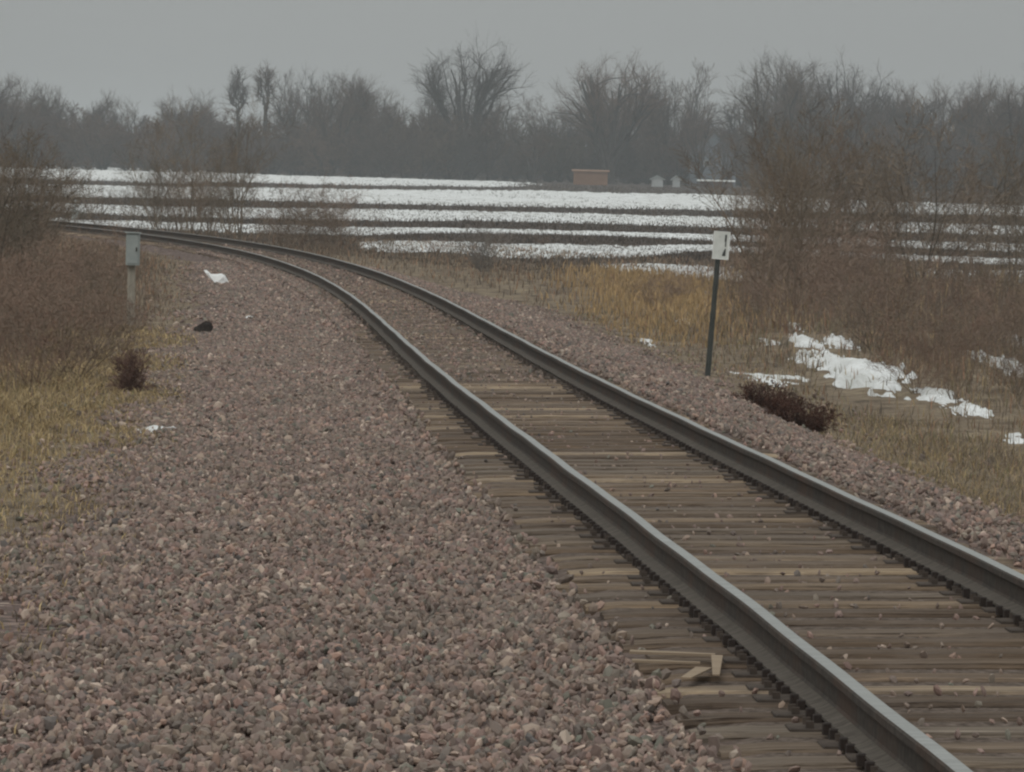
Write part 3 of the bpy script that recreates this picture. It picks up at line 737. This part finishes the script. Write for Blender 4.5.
def thick(n_, px0, px1, Y0, Y1, protos, h0, h1, what, group, segs, dmin=None, seed=1, name='bare_shrub', cat='shrub', wmul=1.0):
    r = random.Random(seed); c_ = 0; tries = 0; out = []
    while c_ < n_ and tries < n_ * 30:
        tries += 1
        Y = r.uniform(Y0, Y1); px = px0 + (px1 - px0) * (c_ + r.random()) / n_; x = at(px, Y)
        s, d = lateral([x], [Y]); d = d[0]
        if dmin and not (dmin[0] < d < dmin[1]): continue
        out.append((px, place(r.choice(protos), name, x, Y, r.uniform(h0, h1), 'x', cat, group, wide=wmul * r.uniform(.85, 1.3)))); c_ += 1
    relabel(out, what, segs); return out
RS = [(700, 790, 'just right of the sign'), (790, 860, 'above the snow patches'), (860, 940, 'right of the snow patches'), (940, 1200, 'at the right edge')]
ALL = [(-500, 2000, '')]
thick(12, 748, 870, 100, 150, brn[:1] + red, 1.0, 2.4, 'tangled brown shrub', 'shrubs in the right hand thicket', RS, (6, 60), 1, wmul=1.2)
thick(16, 850, 1060, 85, 130, brn[:1] + red, .9, 1.8, 'tangled brown shrub', 'shrubs in the right hand thicket', RS, (6, 60), 11, wmul=1.3)
thick(14, 742, 860, 110, 200, brn[1:], 3.2, 5.4, 'tall sapling with fine twigs', 'saplings in the right hand thicket', RS, (6, 90), 2, 'bare_sapling', 'sapling')
thick(15, 860, 1060, 110, 200, [brn[0], brn[1], brn[2]], 2.6, 5.2, 'tall sapling with fine twigs', 'saplings in the right hand thicket', RS, (6, 90), 22, 'bare_sapling', 'sapling', .9)
thick(12, 915, 1060, 66, 95, red + brn[:1], .6, 1.2, 'nearer low rusty shrub', 'near shrubs at the right edge', RS, (6.5, 30), 3, wmul=1.3)
thick(12, 640, 770, 115, 150, red + brn[:1], .4, .8, 'low brown bush', 'low bushes at the field edge', [(600, 800, 'behind the golden grass')], (7, 60), 4, 'low_bush', 'bush', 1.5)
thick(12, 150, 240, 180, 235, brn[1:], 2.6, 5.4, 'bare sapling', 'saplings beyond the bend', [(100, 300, 'beyond the track above the white bag')], (4, 60), 5, 'bare_sapling', 'sapling', .9)
thick(7, 270, 350, 165, 215, red + brn[:1], 1.3, 2.5, 'reddish shrub', 'reddish shrubs beyond the bend', [(200, 400, 'beyond the bend of the track')], (4, 60), 6, wmul=1.2)
thick(12, 230, 560, 150, 200, brn[:1] + red, .35, .8, 'low bush', 'low bushes beyond the bend', [(200, 600, 'between the bend and the field')], (6, 40), 7, 'low_bush', 'bush', 1.5)
thick(15, -30, 160, 190, 260, brn, 1.4, 3.4, 'bare shrub', 'shrubs beyond the far left of the track', [(-100, 300, 'beyond the far left end of the track')], (4, 90), 12)
thick(16, -50, 128, 50, 76, red, .6, 1.1, 'near rusty shrub', 'near rusty shrubs on the left bank', [(-100, 200, 'left of the grey box')], (-30, -4.6), 8, wmul=1.4)
thick(16, -50, 118, 76, 112, red, .8, 1.4, 'farther rusty shrub', 'farther rusty shrubs on the left bank', [(-100, 200, 'left of the grey box')], (-30, -4.9), 18, wmul=1.4)
thick(16, -80, 50, 110, 190, brn, 1.8, 3.6, 'taller brown shrub', 'tall shrubs at the left edge', [(-200, 200, 'at the left edge behind the rusty ones')], (-60, -5), 9, wmul=1.1)
thick(7, -60, 22, 170, 250, brn[1:], 4, 7.0, 'tall sapling', 'tall saplings at the far left', [(-200, 200, 'at the far left before the tree belt')], (-90, -6), 10, 'bare_sapling', 'sapling')
M_roundb = plain('dark_red_brown_stems', (.11, .065, .05), (.20, .125, .10), 3, .9, .1)
x = at(485, 150); place(gry, 'grey_bush', x, 150, 1.5, 'small pale grey bush at the field edge just right of the bend', 'bush', None)
x = at(135, 51); place(P(41, .6, stems=26, spread=.42, n1=8, n2=5, n3=4, n4=0, ang=.5, l1=.45, trop=.03, trunk_t0=.08, rad=.012, tw=.008, r3=.7, mb=M_roundb, mt=M_roundb), 'round_bush', x, 51, .42, 'small round dark brown bush at the edge of the ballast below the grey box', 'bush', None, wide=1.1)
x = at(815, 560); place(P(27, 3.4, stems=20, spread=.8, n1=10, n2=6, n3=5, n4=0, ang=.5, l1=.4, trop=.02, trunk_t0=.1, rad=.01, tw=.05, r3=.7, mb=M_shrubgrey, mt=M_shrubgrey), 'pale_bush', x, 560, 3.0, 'pale rounded bush at the far edge of the field', 'bush', None, wide=1.2)

# ------------------------------------------------------------------ snow
def to_ground(px, py):
    d = ray(px, py); z = -1.0
    Y = 300.
    for _ in range(40):
        Yn = (z - CAM_H) / (d.z / d.y) if d.z < -1e-5 else 900
        Y = min(max(Y * .5 + Yn * .5, 20), 900); z = Hp(d.x / d.y * Y, Y)
    return d.x / d.y * Y, Y

strips = [  # (px, y top, y bottom) along each strip of snow
    [(-60, 165, 176), (45, 167, 180), (170, 169, 184), (230, 173, 182), (340, 177.5, 185), (470, 181, 187), (545, 183.5, 187)],
    [(-60, 183, 195), (50, 185, 197), (200, 187, 199), (340, 189, 203), (520, 190.5, 207), (690, 194, 210), (850, 200, 213), (1010, 206, 216), (1080, 208, 218)],
    [(-60, 201, 210), (60, 203, 212), (130, 206, 216), (340, 208, 221), (520, 212, 222), (690, 216, 227), (850, 221, 231), (1010, 226, 236), (1080, 228, 238)],
    [(-60, 217, 224), (60, 219, 226), (200, 223, 232), (345, 227, 236), (450, 229, 233), (600, 232.5, 235.5), (690, 235, 240), (850, 239, 246), (1010, 243.5, 252), (1080, 246, 254)],
    [(360, 242, 251), (440, 241, 252), (500, 244, 258), (560, 244, 259), (640, 246, 258), (700, 245, 251), (850, 254, 258), (1010, 259, 265), (1080, 261, 268)],
    [(600, 263, 268), (640, 264, 274), (700, 266, 280), (760, 269, 282), (850, 268, 273), (950, 270, 279), (1010, 271, 284), (1080, 273, 286)],
]
Vs, Fs, bb = [], [], 0
for si, stp in enumerate(strips):
    a = np.array(stp, float); n_ = int((a[-1, 0] - a[0, 0]) / 2.2); pxs = np.linspace(a[0, 0], a[-1, 0], n_); m_ = 16
    ctrl = np.linspace(a[0, 0], a[-1, 0], 40)
    tp = np.array([to_ground(p, float(np.interp(p, a[:, 0], a[:, 1]))) for p in ctrl]); bt = np.array([to_ground(p, float(np.interp(p, a[:, 0], a[:, 2]))) for p in ctrl])
    T = np.stack([np.interp(pxs, ctrl, tp[:, j]) for j in (0, 1)], 1); B = np.stack([np.interp(pxs, ctrl, bt[:, j]) for j in (0, 1)], 1)
    ext = .06
    t_ = np.linspace(-ext, 1 + ext, m_)  # across the strip
    # even steps in 1/distance keep the ragged edge even
    iv = (1 / B[:, None, 1]) * (1 - t_[None]) + (1 / T[:, None, 1]) * t_[None]
    Yg = 1 / iv; w_ = (Yg - B[:, None, 1]) / (T[:, None, 1] - B[:, None, 1]); Xg = B[:, None, 0] * (1 - w_) + T[:, None, 0] * w_
    g_ = H(Xg, Yg)
    nse = np.zeros_like(Xg)
    for f_, am in ((.05, .6), (.14, .7), (.4, .6), (1.1, .5), (3.2, .35)): nse += am * wav(Xg, Yg * .22, f_, si * 3 + f_)
    nse += rg.normal(0, .4, nse.shape)
    fade = np.clip(np.minimum(pxs - a[0, 0], a[-1, 0] - pxs) / 45, 0, 1)[:, None]
    env = 1 - (2 * np.abs(t_ - .5) / 1.0) ** 6
    hgt = .10 * (env[None] * 1.05 + .36 * nse - .16 - 1.0 * (1 - fade)) * (Yg / 250)
    Zg = g_ + np.clip(hgt, -.15, .2 * Yg / 250)
    Vs.append(np.stack([Xg, Yg, Zg], -1).reshape(-1, 3)); ii = np.arange(n_ * m_).reshape(n_, m_) + bb
    Fs.append(np.stack([ii[:-1, :-1], ii[1:, :-1], ii[1:, 1:], ii[:-1, 1:]], -1).reshape(-1, 4)); bb += n_ * m_
tag(link('field_snow', mesh_np('field_snow', np.concatenate(Vs), np.concatenate(Fs), M_snow, True)), label='long broken strips of old snow between the dark rows of the field', kind='stuff')

# stubble and clods standing through the snow
n_ = 170000
yy = 1 / rg.uniform(1 / 640, 1 / 150, n_); xx = rg.uniform(-.115, .115, n_) * yy
s, d = lateral(xx, yy); k = (d > 11); xx, yy = xx[k], yy[k]
row = .5 + .5 * np.sin(yy * .9 + xx * .02)
tag(blades('stubble', xx, yy, rg.uniform(.08, .24, len(xx)) * (yy / 300) ** .5, .045 * (yy / 250), pick_col(len(xx), [(.06, .047, .04), (.10, .08, .065), (.15, .12, .095)]), .5), label='dark crop stubble standing in the field', kind='stuff')

def snow_patch(px, py, rx_px, ry_px, seed, label, thick_=.05, name='snow_patch'):
    x0, y0 = to_ground(px, py); a1 = to_ground(px, py - ry_px); a0 = to_ground(px, py + ry_px)
    rx = rx_px / F_PX * y0; ry = (a1[1] - a0[1]) / 2; y0 = (a1[1] + a0[1]) / 2
    n_, m_ = 60, 30
    u, v = np.meshgrid(np.linspace(-1.15, 1.15, n_), np.linspace(-1.15, 1.15, m_))
    X = x0 + u * rx; Y = y0 + v * ry
    an_ = np.arctan2(v, u); rim = 1 + .16 * np.sin(3 * an_ + seed) + .1 * np.sin(5 * an_ + seed * 2.1)
    r_ = np.sqrt(u * u + v * v) / rim
    hgt = thick_ * (1.15 * np.sqrt(np.clip(1 - r_, 0, 1)) + .5 * wav(X, Y, 7 / max(rx, .3), seed) * r_ + rg.normal(0, .05, X.shape) * r_) - .6 * thick_ - .1 * np.clip(r_ - .95, 0, 1)
    Zz = H(X, Y) + hgt
    ii = np.arange(n_ * m_).reshape(m_, n_)
    q = np.stack([ii[:-1, :-1], ii[:-1, 1:], ii[1:, 1:], ii[1:, :-1]], -1).reshape(-1, 4)
    V_ = np.stack([X - x0, Y - y0, Zz - Hp(x0, y0)], -1).reshape(-1, 3)
    o = link(name, mesh_np(name, V_, q, M_snow, True), None, (x0, y0, Hp(x0, y0)))
    return tag(o, label, 'snow patch', 'snow patches right of the line')
snow_patch(862, 377, 54, 22, 1, 'largest patch of old snow in the ditch right of the sign', .40)
snow_patch(935, 398, 26, 11, 2, 'snow patch trailing off right of the largest one', .13)
snow_patch(806, 346, 17, 8, 3, 'left one of two small round snow patches above the largest patch', .26)
snow_patch(842, 345, 18, 7, 4, 'right one of two small round snow patches above the largest patch', .26)
snow_patch(817, 359, 30, 7, 5, 'flat snow streak just below the two small round patches', .2)
snow_patch(790, 327, 17, 5, 6, 'small snow streak between the sign and the thicket', .10)
snow_patch(768, 344, 12, 4, 15, 'faint snow scrap left of the small round patches', .07)
snow_patch(770, 381, 36, 4, 7, 'thin snow streak beside the dark brown tuft', .05)
snow_patch(1019, 375, 16, 26, 8, 'upright looking snow patch cut by the right edge of the picture', .4)
snow_patch(1010, 345, 9, 6, 9, 'small bright snow spot above the patch at the right edge', .4)
snow_patch(975, 413, 22, 5, 10, 'snow scraps in the grass lower right of the largest patch', .2)
snow_patch(1018, 440, 14, 7, 11, 'lowest snow patch near the right edge', .06)
snow_patch(685, 323, 14, 3, 12, 'snow scrap in the golden grass left of the sign post', .07)
snow_patch(648, 343, 9, 4, 13, 'small snow scrap on the bank left of the sign post', .06)
o = snow_patch(155, 432, 28, 2, 14, 'thin white strip of snow at the left edge of the ballast', .12)
o['group'] = 'snow remnants left of the line'
o = snow_patch(5, 305, 12, 8, 16, 'dull snow remnant among the rusty shrubs at the left edge', .1); o['group'] = 'snow remnants left of the line'
o = snow_patch(36, 275, 10, 4, 17, 'small dull snow remnant behind the rusty shrubs on the left', .1); o['group'] = 'snow remnants left of the line'

# ------------------------------------------------------------------ line side things
M_white = plain('white_enamel', (.62, .64, .60), (.74, .76, .72), 9, .5, .4)
M_whiteedge = plain('white_edge', (.78, .79, .76), (.84, .85, .82), 9, .5, .4)
M_black = plain('black_print', (.05, .055, .05), (.09, .09, .085), 9, .7, .2)
M_post = plain('dark_steel_post', (.035, .04, .036), (.065, .07, .062), 8, .7, .3)
M_box = plain('grey_green_paint', (.27, .30, .29), (.34, .37, .355), 7, .6, .35)
M_postwood = plain('pale_post', (.26, .24, .20), (.38, .35, .29), 8, .9, .1, (4, 4, .4))
# sign
sx, sy = to_ground(707, 376)
sg = empty('milepost_sign', (sx, sy, Hp(sx, sy)), label='narrow white lineside sign with dark marks on a leaning dark post', cat='sign')
k = sy / F_PX
hp_ = 146 * k
lean = math.tan(R(3.6))
pb = MB(); pb.tube((0, 0, -.15), (hp_ * lean, 0, hp_), .046, .038, 8); pb.build('post', M_post, sg)
cx_, cz_, w_, h_ = hp_ * lean + .02, hp_ - 15 * k, 16.5 * k, 28 * k
ps = MB(); ps.box((0, -.034, 0), (w_, .012, h_), ch=.003)
o = ps.build('sign_plate', M_white, sg, (cx_, 0, cz_)); o.rotation_euler = (0, R(3.2), 0)
ed = MB()
ed.box((-w_ / 2 + .008, -.042, 0), (.014, .006, h_)); ed.box((w_ / 2 - .008, -.042, 0), (.016, .006, h_))
ed.box((0, -.042, h_ / 2 - .007), (w_ - .032, .006, .013)); ed.box((0, -.042, -h_ / 2 + .007), (w_ - .032, .006, .013))
ed.build('rim', M_whiteedge, o)
mk = MB()
xr = w_ * .25
mk.box((xr, -.0425, h_ * .26), (.030, .005, h_ * .26)); mk.box((xr + .004, -.0425, h_ * .04), (.020, .005, h_ * .16))
def prism(mb, pts, y0, y1):
    n_ = len(pts); vs = [(a, y0, b_) for a, b_ in pts] + [(a, y1, b_) for a, b_ in pts]
    mb.add(vs, [tuple(range(n_)), tuple(range(2 * n_ - 1, n_ - 1, -1))] + [(i, i + n_, (i + 1) % n_ + n_, (i + 1) % n_) for i in range(n_)])
prism(mk, [(xr + .014, -h_ * .10), (xr + .014, -h_ * .37), (xr - .042, -h_ * .37), (xr - .034, -h_ * .28), (xr - .006, -h_ * .12)], -.0405, -.0455)
mk.build('number_marking', M_black, o)
bl = MB()
for z_ in (-h_ * .2, h_ * .3): bl.tube((-w_ * .12, -.048, z_), (-w_ * .12, -.02, z_), .006, .006, 6)
bl.build('bolt', M_box, o)

# grey box on a post, left
bx, by = at(131, 74, 300), 74.
zg = Hp(bx, by); k = by / F_PX
tb = top_h(132.5, by, 233, zg)
bxo = empty('equipment_box', (bx, by, zg), label='grey green metal box on a pale wooden post left of the line', cat='signal box')
bxo['category'] = 'equipment box'
pb = MB(); pb.box((0, 0, (tb - .45) / 2 - .1), (.115, .115, tb - .25), ch=.012); pb.build('post', M_postwood, bxo)
bh = 32 * k; bw = 13.5 * k
bb_ = MB(); bb_.box((0, 0, 0), (bw, .16, bh), ch=.02); o = bb_.build('box', M_box, bxo, (.02, -.1, tb - bh / 2))
dd = MB(); dd.box((0, -.086, -.005), (bw * .82, .014, bh * .86), ch=.003); d_ = dd.build('door', M_box, o)
hh_ = MB(); hh_.box((bw * .3, -.1, 0), (.02, .015, .06)); hh_.build('handle', M_iron, o)
ld = MB(); ld.box((0, -.01, bh / 2 + .006), (bw + .03, .2, .014), ch=.003); ld.build('lid', M_box, o)

# faint stake beyond the track at far left
x, y = at(75, 215), 215.; zg = Hp(x, y); tt_ = top_h(75, y, 200, zg)
st = empty('marker_stake', (x, y, zg), label='faint pale green marker stake beyond the track at the far left', cat='marker')
m_ = MB(); m_.tube((0, 0, -.1), (.02, 0, tt_), .03, .03, 6); m_.build('stake', M_box, st)
m_ = MB(); m_.box((0, -.05, 0), (.3, .03, .4), ch=.01); m_.build('plate', M_box, st, (.02, 0, tt_ * .45))

# white litter: crumpled plastic bag like shape
M_plastic = plain('white_plastic', (.70, .70, .68), (.84, .84, .82), 5, .45, .4)
def lump(name, px, py, outline, label, cat, m__, depth=.2, seed=1):
    """solid with the given outline (picture-sized, x and z), swelling to full size in its middle"""
    x, y = to_ground(px, py); zg = Hp(x, y); k = y / F_PX; r = random.Random(seed); n_ = len(outline); lay = 7; vs = []
    oc = (sum(p[0] for p in outline) / n_, sum(p[1] for p in outline) / n_)
    for q in range(lay):
        t_ = -1 + 2 * q / (lay - 1); c_ = .15 + .85 * math.sqrt(1 - t_ * t_)
        for (a, b_) in outline:
            vs.append(((oc[0] + (a - oc[0]) * c_ + r.uniform(-.4, .4)) * k, depth * t_ + r.uniform(-.02, .02), max(-.02, (oc[1] * c_ * .9 + (b_ - oc[1]) * c_ + r.uniform(-.4, .4)) * k)))
    fs = [tuple(range(n_)), tuple(range(lay * n_ - 1, (lay - 1) * n_ - 1, -1))]
    for q in range(lay - 1):
        for i in range(n_):
            j = (i + 1) % n_; fs.append((q * n_ + i, (q + 1) * n_ + i, (q + 1) * n_ + j, q * n_ + j))
    mb = MB(); mb.add(vs, fs); return tag(mb.build(name, m__, None, (x, y, zg + .01)), label, cat)
lump('plastic_bag', 217, 284, [(-14, 14), (-11, 14), (-6, 10), (-1, 10), (4, 11), (8, 9), (11, 4), (14, 0), (9, 0), (4, 1), (-2, 3), (-6, 5), (-9, 8)], 'white crumpled plastic bag lying beside the ballast near the bend', 'litter', M_plastic, .25, 3)
lump('plastic_scrap', 249, 320, [(-4, 0), (-3, 3), (0, 4), (4, 3), (4, 0)], 'tiny white scrap on the ballast below the plastic bag', 'litter', M_plastic, .05, 4)
M_dark = plain('dark_lump', (.02, .016, .014), (.045, .036, .03), 10, .9, .1)
lump('dark_clod', 203, 335, [(-10, 0), (-9, 7), (-4, 10), (2, 14), (8, 13), (10, 8), (8, 3), (3, 0)], 'dark clod on the ballast below the plastic bag', 'clod', M_dark, .14, 5)
lump('dark_pebble', 197, 373, [(-5, 0), (-4, 3), (0, 4), (4, 3), (5, 0)], 'small dark lump on the ballast nearer than the dark clod', 'clod', M_dark, .06, 6)
# dark brown tuft right of the rails
M_tuft = plain('dead_red_brown', (.045, .022, .016), (.12, .06, .042), 4, .9, .1)
tf = P(31, .6, stems=60, spread=1.05, n1=8, n2=6, n3=5, n4=0, ang=.7, l1=.4, trop=-.04, trunk_t0=.05, rad=.010, tw=.009, r3=.7, mb=M_tuft, mt=M_tuft)
x, y = to_ground(797, 428); place(tf, 'dark_tuft', x, y, .30, 'dark brown dead tuft between the sign and the right rail', 'tuft', None, wide=1.15)
x, y = to_ground(766, 410); place(tf, 'dark_tuft', x, y, .3, 'smaller dark tuft just left of the dark brown one', 'tuft', None, wide=1.1)
# split sleeper end with pale wood
M_pale = plain('split_pale_wood', (.24, .18, .125), (.36, .28, .20), 6, .85, .1, (.4, 6, 4))
def on_sleepers(px, py, z_=-.196):
    d_ = ray(px, py); t_ = (z_ + float(np.interp(5, Sv, Zv)) - CAM_H) / d_.z; return Vector((d_.x * t_, d_.y * t_, z_ + float(np.interp(5, Sv, Zv))))
c0 = on_sleepers(675, 665)
sp_ = empty('broken_board', c0, .0, label='split pale board lying on the sleeper ends left of the near rail', cat='board')
def strip(name, pa, pb, w_, h_, lift=0):
    A, B = on_sleepers(*pa) - c0, on_sleepers(*pb) - c0; A.z += lift; B.z += lift
    d_ = (B - A); n_ = Vector((-d_.y, d_.x, 0)).normalized() * w_ / 2; n2 = n_ * .6; up = Vector((0, 0, h_)); m_ = MB()
    m_.add([A - n_, A + n_, A + n_ + up, A - n_ + up, B - n2, B + n2, B + n2 + up * .8, B - n2 + up * .8], [(0, 1, 2, 3), (7, 6, 5, 4), (0, 4, 5, 1), (1, 5, 6, 2), (2, 6, 7, 3), (3, 7, 4, 0)])
    m_.build(name, M_pale, sp_)
strip('edge_strip', (630, 653), (715, 656), .08, .012)
strip('end_strip', (717, 657), (716, 676), .05, .008, .001)
strip('splinter', (704, 669), (686, 679), .07, .008, .001)
strip('slat', (632, 662), (700, 664), .06, .010, .001)
# ------------------------------------------------------------------ far buildings
M_orange = plain('orange_brown_board', (.19, .105, .062), (.25, .14, .085), .8, .8, .2)
M_blue = plain('blue_grey_siding', (.13, .155, .18), (.17, .195, .22), .5, .8, .2)
M_roofd = plain('dark_roof', (.07, .075, .08), (.11, .115, .12), 1, .85, .2)
M_dwall = plain('dark_shed_wall', (.06, .045, .045), (.1, .075, .07), 1, .85, .2)
M_glass = plain('dark_window', (.02, .022, .025), (.035, .038, .04), 2, .3, .5)
M_pwhite = plain('weathered_white_siding', (.36, .38, .38), (.5, .52, .52), 1, .7, .2)

def shed(name, px, Y, wpx, wall_h, depth, roof_h, mw, mr_, label, cat, gable_front=True, boards=8, windows=(), door=None, snow=False, z=None):
    x = at(px, Y); zg = Hp(x, Y) if z is None else z; k = Y / F_PX; W = wpx * k
    o = empty(name, (x, Y, zg), 0, label=label, cat=cat)
    m_ = MB()
    if gable_front: pts = [(-W / 2, -.3), (W / 2, -.3), (W / 2, wall_h), (0, wall_h + roof_h - .05), (-W / 2, wall_h)]
    else: pts = [(-W / 2, -.3), (W / 2, -.3), (W / 2, wall_h), (-W / 2, wall_h)]
    prism(m_, pts, 0, depth); wl = m_.build('wall', mw, o)
    bm_ = MB()
    for i in range(boards):
        bx_ = -W / 2 + W * (i + .5) / boards
        hh = wall_h + ((roof_h) * (1 - abs(bx_) / (W / 2)) if gable_front else 0) - .1
        bm_.box((bx_, -.012, hh / 2), (W / boards - .05, .024, hh))
    bm_.build('cladding', mw, wl)
    m_ = MB(); e = .25
    if gable_front:
        for sg_ in (-1, 1):
            p_ = [(sg_ * (W / 2 + e), wall_h - roof_h * e / (W / 2)), (0, wall_h + roof_h), (0, wall_h + roof_h + .16), (sg_ * (W / 2 + e), wall_h + .16 - roof_h * e / (W / 2))]
            prism(m_, p_ if sg_ > 0 else p_[::-1], -e, depth + e)
    else:
        vs = [(-W / 2 - e, -e, wall_h), (W / 2 + e, -e, wall_h), (W / 2 + e, depth / 2, wall_h + roof_h), (-W / 2 - e, depth / 2, wall_h + roof_h), (W / 2 + e, depth + e, wall_h), (-W / 2 - e, depth + e, wall_h)]
        vs += [(a, b_, c_ + .12) for a, b_, c_ in vs]
        m_.add(vs, [(0, 3, 2, 1), (3, 5, 4, 2), (6, 7, 8, 9), (9, 8, 10, 11), (0, 1, 7, 6), (5, 11, 10, 4), (1, 2, 8, 7), (2, 4, 10, 8), (0, 6, 9, 3), (3, 9, 11, 5)])
    m_.build('roof', M_snow if snow else mr_, o)
    for (a, z_, w2, h2) in windows:
        m_ = MB(); m_.box((a, -.035, z_), (w2, .03, h2)); wn = m_.build('window', M_pwhite, o); m_ = MB(); m_.box((a, -.055, z_), (w2 * .8, .02, h2 * .8)); m_.build('pane', M_glass, wn)
    if door:
        a, w2, h2 = door; m_ = MB(); m_.box((a, -.04, h2 / 2), (w2, .04, h2)); m_.build('door', M_dwall, o)
    return o
zf = Hp(at(590, 650), 650)
def hpx(px, Y, y0, zg): return top_h(px, Y, y0, zg)
Y = 655; z = Hp(at(590, Y), Y); H_ = hpx(590, Y, 171, z)
o = shed('orange_shed', 590, Y, 34, H_ * .93, 3, H_ * .1, M_orange, M_orange, 'low orange brown shed at the foot of the fanned tree', 'shed', False, 9)
Y = 712; z = Hp(at(712, Y), Y); H_ = hpx(712, Y, 132, z)
shed('blue_grey_barn', 712, Y, 46, H_ * .62, 12, H_ * .36, M_blue, M_roofd, 'blue grey barn with gable roof among the trees right of the orange shed', 'barn', True, 12, ((-.9, H_ * .42, .9, 1.0),), (2.1, 1.6, 2.4))
Y = 660; z = Hp(at(716, Y), Y); H_ = hpx(716, Y, 181, z)
shed('low_shed', 716, Y, 34, max(H_ * .78, .9), 4, .12, M_dwall, M_snow, 'long low dark shed with snow on its roof in front of the barn', 'shed', False, 10, snow=True)
for px, wpx, lb in ((657, 11, 'small white shed with grey roof, the wider of the pair by the barn'), (676, 7, 'small narrow white shed, right one of the pair by the barn')):
    Y = 658; z = Hp(at(px, Y), Y); H_ = hpx(px, Y, 176, z)
    shed('white_shed', px, Y, wpx, H_ * .7, 2, H_ * .25, M_pwhite, M_box, lb, 'shed', True, 4)

# ------------------------------------------------------------------ haze
hz = MB(); x0, x1, y0, y1, z0, z1 = -3200, 3200, -100, 7200, -3.5, 32
hz.add([(x0, y0, z0), (x1, y0, z0), (x1, y1, z0), (x0, y1, z0), (x0, y0, z1), (x1, y0, z1), (x1, y1, z1), (x0, y1, z1)],
       [(3, 2, 1, 0), (4, 5, 6, 7), (0, 1, 5, 4), (1, 2, 6, 5), (2, 3, 7, 6), (3, 0, 4, 7)])
mh = bpy.data.materials.new('haze'); mh.use_nodes = True; n = mh.node_tree; n.nodes.clear()
oo = n.nodes.new('ShaderNodeOutputMaterial'); pv = n.nodes.new('ShaderNodeVolumePrincipled')
pv.inputs['Color'].default_value = (.90, .95, .97, 1); pv.inputs['Density'].default_value = .00034; pv.inputs['Anisotropy'].default_value = 0.0
n.links.new(pv.outputs[0], oo.inputs['Volume'])
tag(hz.build('haze', mh), kind='stuff')
